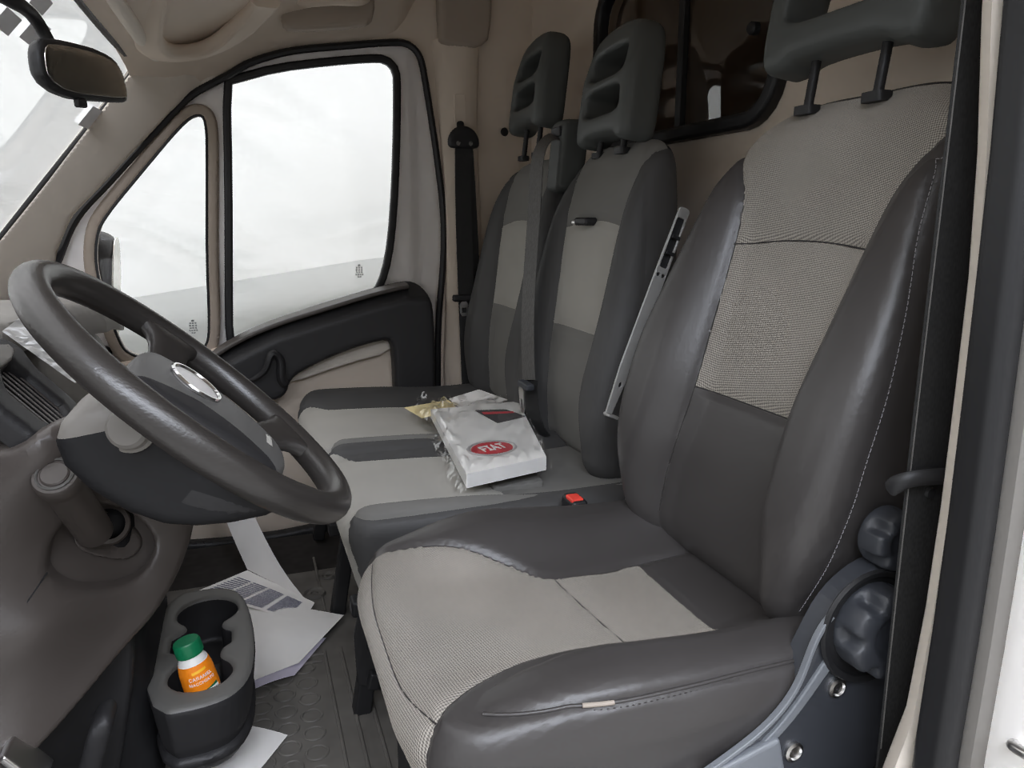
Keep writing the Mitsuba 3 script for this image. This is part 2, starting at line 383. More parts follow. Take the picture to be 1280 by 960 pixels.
part('window_2', 'latch', lathe([(0, 0), (.012, 0), (.012, .012), (.009, .016), (0, .016)], (.864, .793, 1.192), (-1, 0, 0), 16), 'black')

# passenger A pillar trim
apil = Polygon([(-.66, .60), (-.581, .80), (-.469, .935), (-.318, 1.125), (-.262, 1.195), (-.10, 1.24), (-.09, 1.20), (-.15, 1.162), (-.204, 1.112), (-.365, .94), (-.445, .856), (-.492, .77), (-.505, .70), (-.53, .60)])
def apil_h(u, v):
    # closer to the cabin along the windscreen edge
    d = (v-(.80+(u+.581)*1.22))            # 0 on the windscreen edge
    return .125*np.clip(1+d/.16, 0, 1)**.8
struct('trim_1', sheet(apil, FY(1.70), .012, apil_h, .02, .006), 'beige_pale', 'beige passenger side windscreen pillar trim')
# passenger B pillar trim, its upper cover and the slot of the belt height adjuster
bp = Polygon(chaikin([(.500, -.1), (.487, .37), (.500, .62), (.503, .90), (.492, 1.10), (.478, 1.30), (.470, 1.34), (.62, 1.36), (.605, 1.30), (.594, 1.10), (.604, .93), (.617, .79), (.60, .36), (.60, -.1)], 1))
def bp_h(u, v): return .035*np.clip(1-((u-.548)/.062)**2, 0, 1)**.5
struct('trim_2', sheet(bp, FY(1.712), .010, bp_h, .02, .004), 'beige', 'beige passenger side belt pillar trim')
part('trim_2', 'upper_cover', sheet(chaikin([(.487, 1.332), (.50, 1.315), (.56, 1.31), (.605, 1.318), (.636, 1.345), (.64, 1.54), (.485, 1.54)], 1), FY(1.672), .012, None, .03, .012), 'beige_dark', label='beige cover above the belt pillar')
part('trim_2', 'adjuster_slot', slabs(chaikin([(.532, 1.118), (.553, 1.119), (.553, 1.105), (.543, 1.082), (.533, 1.102)], 1), FY(1.674), .006, .001), 'black', label='black pointed slot')
part('trim_2', 'guide_plate', sheet(rr_poly(.527, 1.11, .560, 1.19, .2), FY(1.6755), .012, None, .004, .0015), 'beige')
part('wall_right', 'vent_hole', lathe([(0, 0), (.011, 0), (.012, .003), (.008, .004), (0, .004)], (.685, 1.712, 1.098), (0, -1, 0), 16), 'black', label='black oval hole')

# ---------------------------------------------------------------- passenger door
D = struct('door_1', None, None, 'passenger door with dark armrest and beige lining')
frame_poly = door_poly.buffer(.0035).difference(glass_poly.buffer(.012)).difference(quarter_poly.buffer(.006)).difference(Polygon([(-.5, -.5), (.45, -.5), (.45, .3), (-.5, .3)]))
part(D, 'frame', sheet(frame_poly, FY(1.735), .014, lambda u, v: .012*sst(.44, .40, u)*sst(.5, .8, v), .03, .006), 'frame_paint', label='painted window frame')
sl = spline(chaikin(SEAL[1:]+[(.462, .16), (.43, .0)], 1, False), 160)
part(D, 'seal', sweep(np.stack([sl[:, 0], np.full(160, 1.703), sl[:, 1]], 1), circ(.0095, 8), False, (0, 1, 0)), 'rubber', label='black rubber door seal')
def inplane(poly, y, off=0.):
    q = np.array((poly.buffer(off) if off else poly).exterior.coords)[:-1]
    return np.stack([q[:, 0], np.full(len(q), y), q[:, 1]], 1)
part(D, 'gasket', sweep(inplane(glass_poly, 1.722, .009), rrect(.021, .022, .6), True, (0, 1, 0)), 'rubber', label='black gasket of the drop glass')
qring = quarter_poly.buffer(.030).difference(quarter_poly)
part(D, 'quarter_frame', sheet(qring, FY(1.728), .012, lambda u, v: .02+0*u, .03, .009), 'beige_dark', label='brown frame of the quarter light')
part(D, 'quarter_gasket', sweep(inplane(quarter_poly, 1.714, .001), rrect(.006, .012, .6), True, (0, 1, 0)), 'rubber')
struct('window_1', flat(glass_poly.buffer(.005), FY(1.730)), 'glass', 'drop glass of the passenger door', smooth=False)
struct('window_3', flat(quarter_poly.buffer(.003), FY(1.728)), 'glass', 'quarter light of the passenger door', smooth=False)
# lining
lining = Polygon(chaikin([(-.62, -.03), (-.60, .46), (-.40, .485), (-.14, .50), (.02, .575), (.26, .640), (.36, .655), (.43, .60), (.452, .36), (.43, -.0), (.36, -.03)], 1))
def lin_h(u, v): return .03+.02*sst(.30, .10, v)
part(D, 'lining', sheet(lining, FY(1.715), .02, lin_h, .04, .012), 'beige', label='beige door lining')
arm = chaikin([(-.30, .44), (-.145, .506), (.017, .583), (.261, .651), (.373, .676), (.410, .672), (.436, .640), (.447, .554), (.440, .25), (.326, .25), (.325, .49), (.316, .515), (.30, .522), (.193, .496), (.083, .452), (.040, .424), (.027, .380), (-.018, .366), (-.08, .418), (-.20, .36), (-.30, .36)], 2)
def arm_h(u, v):
    top = np.interp(u, [-.3, -.145, .017, .261, .373, .45], [.44, .506, .583, .651, .676, .67])
    return .055*sst(.0, .05, top-v)+.012
part(D, 'armrest', sheet(arm, FY(1.685), .010, arm_h, .05, .012), 'dash_dark', label='black sweeping armrest')
ridge = spline([(-.145, 1.665, .500), (.017, 1.66, .577), (.15, 1.66, .615), (.261, 1.66, .645), (.375, 1.665, .668)], 40)
part(D, 'armrest_cap', sweep(ridge, rrect(.012, .05, .8), False, (0, 1, .15)), 'dash', label='grey top of the armrest')
part(D, 'handle_recess', sheet(chaikin([(-.12, .47), (-.02, .495), (.0, .46), (-.04, .405), (-.10, .43)], 2), FY(1.622), .01, None, .004, .002), 'black')
part(D, 'pull_handle', tube(spline([(-.075, 1.615, .430), (-.040, 1.60, .445), (-.022, 1.597, .462), (-.010, 1.597, .490), (.000, 1.60, .503), (.012, 1.605, .495), (.018, 1.605, .46), (.024, 1.61, .42)], 40), (.011, .014), 10, up=(0, 1, 0), scale=np.interp(np.arange(40), [0, 12, 39], [.45, .8, 1.15])), 'dash_dark', label='black pull handle')
part(D, 'insert_strip', sheet(chaikin([(.038, .425), (.09, .455), (.20, .498), (.318, .522), (.326, .478), (.20, .452), (.036, .404)], 1), FY(1.662), .012, None, .012, .004), 'beige_pale', label='pale strip below the armrest')
part(D, 'door_pocket', sheet(chaikin([(-.30, -.13), (-.30, .00), (-.13, -.012), (.02, -.008), (.18, .012), (.40, .03), (.40, -.13)], 1), FY(1.655), .02, lambda u, v: .045+0*u, .03, .01), 'black', label='black door sill trim')
# glazing marks
def glass_mark(x, z, y):
    rows = []
    for r, (w, h) in enumerate(((.010, .005), (.020, .004), (.022, .004), (.020, .004), (.024, .004), (.012, .004))):
        n = max(1, int(w/.006))
        for i in range(n):
            rows.append(rbox((x-w/2+w*(i+.5)/n, y, z-r*.0065), (w/n*.7, .0006, h), .0002, seg=1))
    return cat(*rows)
part('window_1', 'maker_mark', glass_mark(.253, .722, 1.727), 'mark', smooth=False, label='small etched mark')
part('window_3', 'maker_mark', glass_mark(-.197, .583, 1.725), 'mark', smooth=False, label='small etched mark')

# ---------------------------------------------------------------- windscreen
ws = []
def ws_pt(y, t):  # t: 0 at the header, 1 at the cowl
    bow = 1-((y-.80)/.80)**2
    return np.stack([-.262-.55*t-.022*bow*(1+2*t), y, 1.196-.672*t], -1)
yy, tt = np.meshgrid(np.linspace(.0, 1.60, 41), np.linspace(0, 1.25, 21), indexing='ij')
gv = ws_pt(yy, tt).reshape(-1, 3)
i, j = np.meshgrid(np.arange(40), np.arange(20), indexing='ij')
q = np.stack([i*21+j, i*21+j+1, (i+1)*21+j+1, (i+1)*21+j], -1).reshape(-1, 4)
struct('window_4', tm(gv, np.vstack([q[:, [0, 1, 2]], q[:, [0, 2, 3]]])), 'glass', 'windscreen', smooth=True)
hdr = np.array([ws_pt(y, -.004) for y in np.linspace(.0, 1.56, 40)]+[ws_pt(1.585, .01), ws_pt(1.592, .05)]+[ws_pt(1.592, t) for t in np.linspace(.1, 1.1, 24)])
part('window_4', 'gasket', tube(hdr, .0075, 8, up=(1, 0, .8)), 'rubber')
def ws_patch(y0, y1, t0, t1):
    return tm(np.array([ws_pt(a, b)+np.array([.004, 0, -.004]) for a, b in ((y0, t0), (y1, t0), (y1, t1), (y0, t1))]), [[0, 1, 2], [0, 2, 3]])
part('window_4', 'grey_patch', ws_patch(1.495, 1.582, .146, .207), 'tape', smooth=False, label='small grey patch near the pillar')
for (y0, y1, t0, t1) in ((.91, .995, .070, .116), (.80, .875, .092, .126), (.85, .925, .036, .064)):
    part('window_4', 'grey_patch', ws_patch(y0, y1, t0, t1), 'tape', smooth=False, label='grey patch above the mirror')
# the header above it, out of which the ceiling grows
struct('trim_3', sweep(np.array([ws_pt(y, -.03)+np.array([.030, 0, .010]) for y in np.linspace(.0, 1.58, 30)]), rrect(.05, .03, .9), False, (1, 0, .2)), 'beige_pale', 'beige windscreen header')

struct('trim_5', sweep(np.array([ws_pt(.01, t)+np.array([.02, -.03, 0]) for t in np.linspace(-.05, 1.2, 24)]), rrect(.07, .09, .6), False, (0, 1, 0)), 'beige_pale', 'driver side windscreen pillar trim')
struct('sill', rbox((-.10, -.035, -.19), (1.30, .05, .36), .012), 'white_paint', 'white door sill of the driver side')
# ---------------------------------------------------------------- driver side door pillar
def column(xs, prof):
    """A plan outline (x, y) carried up the pillar, which leans forwards as it rises."""
    zz = np.linspace(-.2, 1.5, 18); n = len(prof); prof = np.asarray(prof)
    v = np.vstack([np.column_stack([prof[:, 0]+xs(z), prof[:, 1], np.full(n, z)]) for z in zz])
    i, j = np.meshgrid(np.arange(17), np.arange(n), indexing='ij'); j2 = (j+1) % n
    q = np.stack([i*n+j, i*n+j2, (i+1)*n+j2, (i+1)*n+j], -1).reshape(-1, 4)
    M = tm(v, np.vstack([q[:, [0, 1, 2]], q[:, [0, 2, 3]]]))
    if M.volume < 0: M.invert()
    return M
lean = pch([-.2, .2, .36, .57, .89, 1.0, 1.5], [.005, -.004, -.004, .001, -.004, -.010, -.05])
cream = pch([-.2, .20, .30, .36, .45, .60, .83, .875, 1.01, 1.5], [.44, .452, .466, .492, .505, .511, .509, .505, .488, .45])
struct('trim_4', column(cream, chaikin([(.0, .0), (-.014, -.026), (.06, -.032), (.09, .0), (.06, .012), (.02, .008)], 1)), 'beige_pale', 'pale trim of the driver side belt pillar')
part('trim_4', 'door_seal', column(lean, rrect(.026, .034, .8)+np.array([.494, -.046])), 'rubber', label='black rubber door seal')
part('trim_4', 'seal_carrier', column(lean, chaikin([(.503, -.058), (.506, -.074), (.54, -.074), (.55, -.04), (.51, -.04)], 1)), 'dash_grey', label='grey strip beside the seal')
struct('wall_left', column(lean, chaikin([(.511, -.072), (.517, -.115), (.541, -.22), (.70, -.24), (.70, -.06), (.54, -.06)], 1)), 'white_paint', 'white painted door pillar of the driver side')

part('wall_left', 'inner_panel', sheet([(.585, -.2), (.585, 1.0), (.56, 1.58), (.88, 1.62), (.88, -.2)], FY(-.030), .05, None, .02, .004), 'beige', label='beige inner panel behind the belt pillar')
# ---------------------------------------------------------------- outside: white sheeting around the van
def drape(o, eu, ev, nu, nv, amp, seed):
    o, eu, ev = map(np.asarray, (o, eu, ev)); en = unit(np.cross(eu, ev))
    u, v = np.meshgrid(np.linspace(0, 1, nu), np.linspace(0, 1, nv), indexing='ij')
    P = o+u[..., None]*eu+v[..., None]*ev
    q = P*np.array([1.3, 1.3, .8])
    fold = meshkit.fbm(q, 4, seed)-.5
    a = np.abs(meshkit.fbm(np.stack([u*5+v*4, v*2.2-u*1.1, u*0], -1), 3, seed+9)-.5)
    P = P+(amp*fold-amp*1.1*np.exp(-(a/.035)**2))[..., None]*en
    i, j = np.meshgrid(np.arange(nu-1), np.arange(nv-1), indexing='ij')
    f = np.stack([i*nv+j, (i+1)*nv+j, (i+1)*nv+j+1, i*nv+j+1], -1).reshape(-1, 4)
    return tm(P.reshape(-1, 3), np.vstack([f[:, [0, 1, 2]], f[:, [0, 2, 3]]]))
solo('plastic_sheet', drape((-2.6, 3.1, -.65), (6.5, 0, 0), (0, .3, 3.4), 200, 110, .07, 3), 'tarp', 'white plastic sheeting hung beside the passenger door, seen through its glass', 'plastic sheet', smooth=True)
solo('plastic_sheet', drape((-3.1, -3.2, -.65), (0, 6.0, 0), (-.3, 0, 3.4), 160, 100, .035, 5), 'tarp', 'white plastic sheeting hung in front of the van, seen through the windscreen', 'plastic sheet', smooth=True)
struct('workshop_wall', rbox((0, -4.2, 1.2), (14, .2, 3.8), .01), 'concrete', 'grey workshop wall on the driver side, out of view')
struct('ground', rbox((0, 0, -.70), (16, 16, .06), .01), 'concrete', 'workshop ground')
ledge = sweep(np.array([(-3., 2.5, -.32), (-1, 2.5, -.165), (-.08, 2.5, -.03), (.46, 2.5, .05), (1.2, 2.52, .12), (3, 2.55, .2)]), chaikin([(-.35, -.6), (-.35, .50), (-.33, .60), (-.1, .635), (.3, .65), (.3, -.6)], 2)*np.array([-1, 1]), False, (0, 0, 1))
solo('covered_bench', ledge, 'tarp', 'low white covered bench below the sheeting, beyond the passenger door', 'bench')

# passenger side door mirror
DM = thing('door_mirror', 'door mirror outside the quarter light, black housing with its glass', 'mirror')
part(DM, 'housing', iso(lambda X: smax(smax(np.abs(X[..., 0]+.452-.10*(X[..., 2]-.66))-.050, np.abs(X[..., 1]-1.94)-.085, .06), np.abs(X[..., 2]-.655)-.165, .06), (-.56, 1.83, .46), (-.36, 2.05, .85), .012), 'black')
part(DM, 'glass', sheet(chaikin([(1.87, .51), (2.01, .51), (2.015, .80), (1.87, .80)], 2), ((-.4665, 0, 0), (0, 1, 0), (.10, 0, 1), (1, 0, -.1)), .02, None, .004, .002), 'mirror', label='mirror glass')
part(DM, 'arm', rbox((-.43, 1.80, .50), (.06, .16, .05), .015), 'black')

# ================================================================ SEATS
def seat_back(F0, lo, hi, h, M, o, parts, seams, adder):
    """Builds one padded body from F0 (local s, q, d), presses the seams in, cuts it into the panels and hands each to adder."""
    v, f = iso(F0, lo, hi, h)
    g = grad(F0, v); g /= np.linalg.norm(g, axis=1, keepdims=True)+1e-9
    dep = np.zeros(len(v))
    for fn, w, a in seams:
        dep = np.maximum(dep, a*np.exp(-(np.abs(fn(v))/w)**1.3))
    pieces = [(v-g*dep[:, None], f, v)]
    tree = parts
    def cut(vd, ff, v0, node):
        if isinstance(node, tuple):
            r = node[0](v0)
            VD = np.hstack([vd, v0])
            (a, fa), (b, fb) = split(VD, ff, r)
            if len(fa): cut(a[:, :3], fa, a[:, 3:], node[1])
            if len(fb): cut(b[:, :3], fb, b[:, 3:], node[2])
        else:
            acc.setdefault(node, []).append((vd, ff))
    acc = {}
    cut(v-g*dep[:, None], f, v, tree)
    for node, ms in acc.items():
        if node is None: continue
        m = cat(*[tm(a@M+o, b) for a, b in ms])
        adder(node, m)
def solve_d(F, s, q, d0, d1, n=40):
    """The outermost surface depth d at (s, q) going from d1 down to d0."""
    lo, hi = np.full(len(s), d0), np.full(len(s), d1)
    ds = np.linspace(d1, d0, 60); val = np.stack([F(np.stack([s, q, np.full(len(s), d)], 1)) for d in ds])
    k = np.argmax(val < 0, axis=0); hi = ds[np.maximum(k-1, 0)]; lo = ds[k]
    for _ in range(25):
        m = (lo+hi)/2; ins = F(np.stack([s, q, m], 1)) < 0
        lo, hi = np.where(ins, m, lo), np.where(ins, hi, m)
    return (lo+hi)/2
def stitches(P, N, step=.0058, r=.0006):
    """Short thread pieces along the line P, lying on the surface (normals N)."""
    L = np.r_[0, np.cumsum(np.linalg.norm(np.diff(P, axis=0), axis=1))]
    o = []
    for a in np.arange(0, L[-1]-step, step):
        p = [np.array([np.interp(x, L, P[:, k]) for k in range(3)]) for x in (a, a+step*.68)]
        n = unit([np.interp(a, L, N[:, k]) for k in range(3)])
        m = (p[0]+p[1])/2+n*.0008
        o.append(sweep(np.array([p[0], m, p[1]]), circ(r*1.2, 4), False, n))
    return cat(*o)

def back_frame(yc, x0, z0, tilt):
    c, s_ = math.cos(math.radians(tilt)), math.sin(math.radians(tilt))
    # rows: s (across, towards the passenger side), q (up along the back), d (out of the front)
    return np.array([[0, 1, 0], [s_, 0, c], [-c, 0, s_]]), np.array([x0, yc, z0])

# ---- driver's seat
SD = thing('driver_seat', "driver's seat nearest the camera, grey knit fabric centre with dark leather bolsters", 'seat')
M, O = back_frame(.345, .520, .415, 15.)
w_ = pch([-.08, 0, .08, .16, .24, .33, .42, .50, .56, .62], [.17, .195, .222, .236, .238, .232, .220, .208, .198, .19])
c_ = pch([-.1, 0, .05, .12, .20, .30, .42, .47, .53, .58, .66], [.125, .122, .118, .108, .104, .112, .124, .134, .168, .215, .26])
bol = pch([-.1, 0, .1, .2, .35, .45, .55, .62], [.03, .045, .055, .056, .045, .035, .018, .0])
front_c = pch([-.1, 0, .12, .25, .42, .55, .62, .68], [-.02, .0, .012, .008, .0, -.004, -.022, -.06])
def DB(X):
    s, q, d = X[..., 0], X[..., 1], X[..., 2]
    a = np.abs(s)
    fr = front_c(q)+bol(q)*sst(c_(q)-.025, c_(q)+.055, a)+.012*(a/.2)**2
    side = a-w_(q)
    top = q-(.640-1.9*np.clip(a-.05, 0, 1)**2)
    v = smax(d-fr, side, .055)
    v = smax(v, top, .07)
    v = smax(v, -(d+.115-.04*q), .05)
    return smax(v, -q-.05, .06)
ab = lambda f: (lambda v: np.abs(v[..., 0])-f(v[..., 1]))
ds = pch([-.05, .05, .20, .40, .50, .60], [.012, .022, .036, .034, .022, .0])
sd_seams = [(lambda v: np.where(v[:, 2] > -.06, np.abs(v[:, 0])-c_(v[:, 1]), 1.), .006, .006),
            (lambda v: np.where((np.abs(v[:, 0]) < c_(v[:, 1])+.002) & (v[:, 2] > -.05), v[:, 1]-.422+.010*(v[:, 0]/.12)**2, 1.), .008, .006),
            (lambda v: np.where((np.abs(v[:, 0]) < c_(v[:, 1])+.002) & (v[:, 2] > -.05), v[:, 1]-.198, 1.), .007, .006),
            (lambda v: np.where((v[:, 0] < -c_(v[:, 1])-.01) & (v[:, 1] < .56), v[:, 2]-ds(v[:, 1]), 1.), .003, .002)]
tree = (ab(c_), (lambda v: v[:, 2]+.045-.09*np.clip(v[:, 1]-.5, 0, 1), 'shell', (lambda v: v[:, 1]-.198, 'lower_panel', (lambda v: v[:, 1]-.422+.010*(v[:, 0]/.12)**2, 'middle_panel', 'upper_panel'))),
        (lambda v: v[:, 2]+.085, 'shell', (lambda v: v[:, 0], (lambda v: v[:, 2]-ds(v[:, 1]), 'side_near', 'bolster_near'), (lambda v: v[:, 2]-ds(v[:, 1]), 'side_far', 'bolster_far'))))
B = SD+'__backrest'
labels[B] = {'label': 'tall backrest with three centre panels between leather bolsters'}
looks = {'shell': ('backrest_shell', 'dash_dark', 'dark back shell'), 'lower_panel': ('lower_panel', 'leather', 'leather lower back panel'), 'middle_panel': ('middle_panel', 'fabric', 'grey knit middle back panel'), 'upper_panel': ('upper_panel', 'fabric', 'grey knit upper back panel'),
         'bolster_near': ('bolster', 'leather', 'leather side bolster'), 'bolster_far': ('bolster', 'leather', 'leather side bolster'), 'side_near': ('side_panel', 'leather', 'leather side panel'), 'side_far': ('side_panel', 'leather', 'leather side panel')}
seat_back(DB, (-.28, -.10, -.16), (.28, .72, .13), .0065, M, O, tree, sd_seams, lambda n, m: part(B, looks[n][0], m, looks[n][1], True, looks[n][2]))
qq = np.linspace(.0, .55, 90)
sv = solve_d(lambda X: DB(np.stack([-X[..., 2], X[..., 0], X[..., 1]], -1)), qq, ds(qq), .08, .32)      # out to the near side
L = np.stack([-sv, qq, ds(qq)], 1); N = grad(DB, L)
part(B, 'stitching', stitches(L@M+O, N@M, .0062, .00045), 'thread', False, 'pale thread along the bolster', 'stuff')
def cord(P, N, sink, r, m, parent, name, label):
    N = N/np.linalg.norm(N, axis=1, keepdims=True)
    part(parent, name, tube(P-N*sink, r, 6), m, True, label)
for q_ in (.198, .422):
    s_ = np.linspace(-1, 1, 40)*float(c_(q_)); q2 = q_-(.010*(s_/.12)**2 if q_ > .3 else 0)+0*s_
    L = np.stack([s_, q2, solve_d(DB, s_, q2, -.08, .12)], 1); cord(L@M+O, grad(DB, L)@M, .0046, .0011, 'seam', B, 'seam_cord', 'dark seam')
for sg in (-1, 1):
    q2 = np.linspace(.0, .50, 80); s_ = sg*c_(q2)
    L = np.stack([s_, q2, solve_d(DB, s_, q2, -.08, .12)], 1); cord(L@M+O, grad(DB, L)@M, .0056, .0010, 'seam', B, 'seam_cord', 'dark seam')
# cushion
YC = .335
wd = pch([.0, .06, .12, .25, .40, .55], [.205, .225, .240, .252, .248, .235])
def cush_top(x, s):
    a = np.abs(s)
    mid = pch([.0, .06, .10, .2, .32, .42, .52, .6], [.352, .366, .374, .374, .366, .360, .366, .38])(x)
    bh = pch([.0, .05, .12, .20, .28, .45, .6], [.0, .004, .016, .034, .044, .042, .035])(x)
    return mid+bh*sst(.085, .185, a)+.008*(a/.2)**2
def DC(X):
    x, s, z = X[..., 0], X[..., 1]-YC, X[..., 2]
    a = np.abs(s)
    x0 = .050+1.76*np.clip(a-.10, 0, 1)**2.0+.36*np.clip(.345-z, 0, .2)
    v = smax(z-cush_top(x, s), a-wd(x)+.02*np.clip((.36-z)/.1, 0, 1), .050)
    v = smax(v, x0-x, .045)
    v = smax(v, x-.60, .05)
    return smax(v, .215-z, .03)
far_c = pch([.0, .06, .104, .178, .267, .319, .398, .46, .60], [.20, .195, .188, .160, .110, .083, .087, .092, .085])   # s of the far seam
near_c = pch([.0, .06, .10, .14, .20, .30, .44, .60], [.20, .196, .172, .146, .128, .124, .134, .14])
cseam = lambda v: np.where(v[:, 1] > YC, (v[:, 1]-YC)-far_c(v[:, 0]), -(v[:, 1]-YC)-near_c(v[:, 0]))
frontx = lambda v: v[:, 0]-(.066+.75*np.clip(np.abs(v[:, 1]-YC)-.05, 0, 1)**2*1.2)
trans = lambda v: v[:, 0]-(.318-.02*((v[:, 1]-YC-.085)/.2))
rear = lambda v: v[:, 0]-.452
pipe_z = lambda x: .402+.0*x
topc = lambda v: (v[:, 2] > .33)
c_seams = [(lambda v: np.where(topc(v) | (v[:, 0] < .09), cseam(v), 1.), .006, .006),
           (lambda v: np.where((cseam(v) < .002) & topc(v), trans(v), 1.), .008, .006), (lambda v: np.where((cseam(v) < .002) & topc(v), rear(v), 1.), .006, .005),
           (lambda v: np.where((cseam(v) < .01) & (v[:, 2] > .30), frontx(v), 1.), .005, .004),
           (lambda v: np.where((cseam(v) > .0) & (v[:, 1] < YC), v[:, 2]-.395-.012*np.clip((v[:, 0]-.1)/.1, 0, 1)+.01*np.clip((v[:, 0]-.2)/.3, 0, 1), 1.), .004, .004)]
pz = lambda v: v[:, 2]-.395-.012*np.clip((v[:, 0]-.1)/.1, 0, 1)+.01*np.clip((v[:, 0]-.2)/.3, 0, 1)
side_tree = (pz, 'side', 'bolster')
tree = (cseam, (lambda v: v[:, 2]-.235, 'base', (frontx, 'front', (trans, 'front_panel', (rear, 'rear_panel', 'leather_panel')))),
        (lambda v: v[:, 2]-.225, 'base', (lambda v: v[:, 1]-YC, (pz, 'side_near', 'bolster_near'), 'bolster_far')))
Cc = SD+'__cushion'
labels[Cc] = {'label': 'broad cushion with pale knit centre and leather edges'}
looks_c = {'front': ('front_band', 'fabric', 'knit front edge'), 'front_panel': ('front_panel', 'fabric', 'pale knit front panel'), 'rear_panel': ('rear_panel', 'fabric', 'pale knit rear panel'), 'leather_panel': ('leather_panel', 'leather', 'leather strip under the backrest'),
           'bolster_near': ('bolster', 'leather', 'leather cushion bolster'), 'bolster_far': ('bolster', 'leather', 'leather cushion bolster'), 'side_near': ('side_panel', 'leather', 'leather cushion side'), 'side_far': ('side_panel', 'leather', 'leather cushion side'), 'base': ('base', 'black', None)}
seat_back(DC, (.0, .05, .19), (.64, .62, .46), .0052, np.eye(3), np.zeros(3), tree, c_seams, lambda n, m: part(Cc, looks_c[n][0], m, looks_c[n][1], True, looks_c[n][2]))
DCz = lambda X: DC(X)                                              # (x, y) -> the top surface
def on_top(x, y): return solve_d(DCz, x, y, .24, .47)
xx = np.linspace(.09, .56, 60)
for yy_ in (YC+far_c(xx), YC-near_c(xx)):
    P = np.stack([xx, yy_, on_top(xx, yy_)], 1); cord(P, grad(DC, P), .0056, .0010, 'seam', Cc, 'seam_cord', 'dark seam')
for fx_, y0_, y1_ in ((lambda y: .318-.02*((y-YC-.085)/.2), -.124, .083), (lambda y: .452+0*y, -.134, .092)):
    y = YC+np.linspace(y0_, y1_, 30); x = fx_(y); P = np.stack([x, y, on_top(x, y)], 1); cord(P, grad(DC, P), .0056, .0010, 'seam', Cc, 'seam_cord', 'dark seam')
y = YC+np.linspace(-.185, .185, 40); x = .066+.9*np.clip(np.abs(y-YC)-.05, 0, 1)**2; P = np.stack([x, y, on_top(x, y)], 1)
cord(P, grad(DC, P), .0040, .0010, 'seam', Cc, 'seam_cord', 'dark seam')
# piping of the near side: y solved on the body at the height of the seam
xp = np.linspace(.125, .53, 80); zp = .395+.012*np.clip((xp-.1)/.1, 0, 1)-.01*np.clip((xp-.2)/.3, 0, 1)
yp = solve_d(lambda X: DC(np.stack([X[..., 0], -X[..., 2], X[..., 1]], -1)), xp, zp, -.25, -.02)
P = np.stack([xp, -yp, zp], 1); N = grad(DC, P)
cord(P, N, .0028, .0020, 'leather', Cc, 'piping', 'leather piping')
part(Cc, 'stitching', stitches(P+N/np.linalg.norm(N, axis=1, keepdims=True)*.0006-np.array([0, 0, .006]), N, .0065), 'seam', False, 'dark stitches under the piping', 'stuff')
sc_ = slice(17, 24); part(Cc, 'scuff', tube(P[sc_]-N[sc_]*.0022, .0023, 6), 'scuffed', True, 'pale worn spot on the piping')
# headrests: a padded arch with two openings
def headrest(root, name, c, tilt, yawd, m, post_len, label, wide=1., openings=((.046, .098), (.118, .174)), seg=.006):
    W = .133*wide
    out = chaikin([(-W, -.01), (-W*.99, .10), (-W*.93, .172), (-W*.76, .213), (-W*.3, .226), (W*.3, .226), (W*.76, .213), (W*.93, .172), (W*.99, .10), (W, -.01), (W*.66, -.008), (W*.54, .006), (-W*.54, .006), (-W*.66, -.008)], 2)
    so_ = polysd(out)
    hs = []
    for a, b in openings:
        wa, wb = W*.72, W*.66
        q0 = rrect(1, 1, .5, 4); q0 = np.stack([2*q0[:, 0]*np.interp(q0[:, 1], [-.5, .5], [wa, wb]), (a+b)/2+q0[:, 1]*(b-a)], 1); hs.append(polysd(q0))
    def F(X):
        s, q, d = X[..., 0], X[..., 1], X[..., 2]
        v = smax(so_(s, q), np.abs(d+.022+.10*np.clip(q-.12, 0, 1))-.038+.07*np.clip(q-.12, 0, 1), .024)
        for h in hs: v = smax(v, -h(s, q)+.05*np.clip(d-.01, -.1, 0)*-1*.0, .010)
        return v
    M0, O0 = back_frame(c[1], c[0], c[2], tilt)
    Rz = trimesh.transformations.rotation_matrix(math.radians(yawd), [0, 0, 1])[:3, :3].T
    M0 = M0@Rz
    v, f = iso(F, (-.16, -.03, -.12), (.16, .28, .06), seg)
    k = part(root, name, tm(v@M0+O0, f), m, True, label)
    for s in (-1, 1):
        a, b = np.array([s*.062, .02, -.022])@M0+O0, np.array([s*.062, -post_len, -.022])@M0+O0
        part(k, 'post', tube(np.array([a, (a+b)/2, b]), .0065, 12), 'black', label='dark steel post')
        part(k, 'post_guide', sweep(np.array([b, b+np.array([0, 0, .012])]), rrect(.034, .024, .6), False, (1, 0, 0)), 'black', label='black post sleeve')
    return k
headrest(SD, 'headrest', (.678, .368, 1.058), 8, 0, 'headrest', .066, 'dark grey arched headrest on two posts', 1.10, ((.05, .115), (.145, .19)))

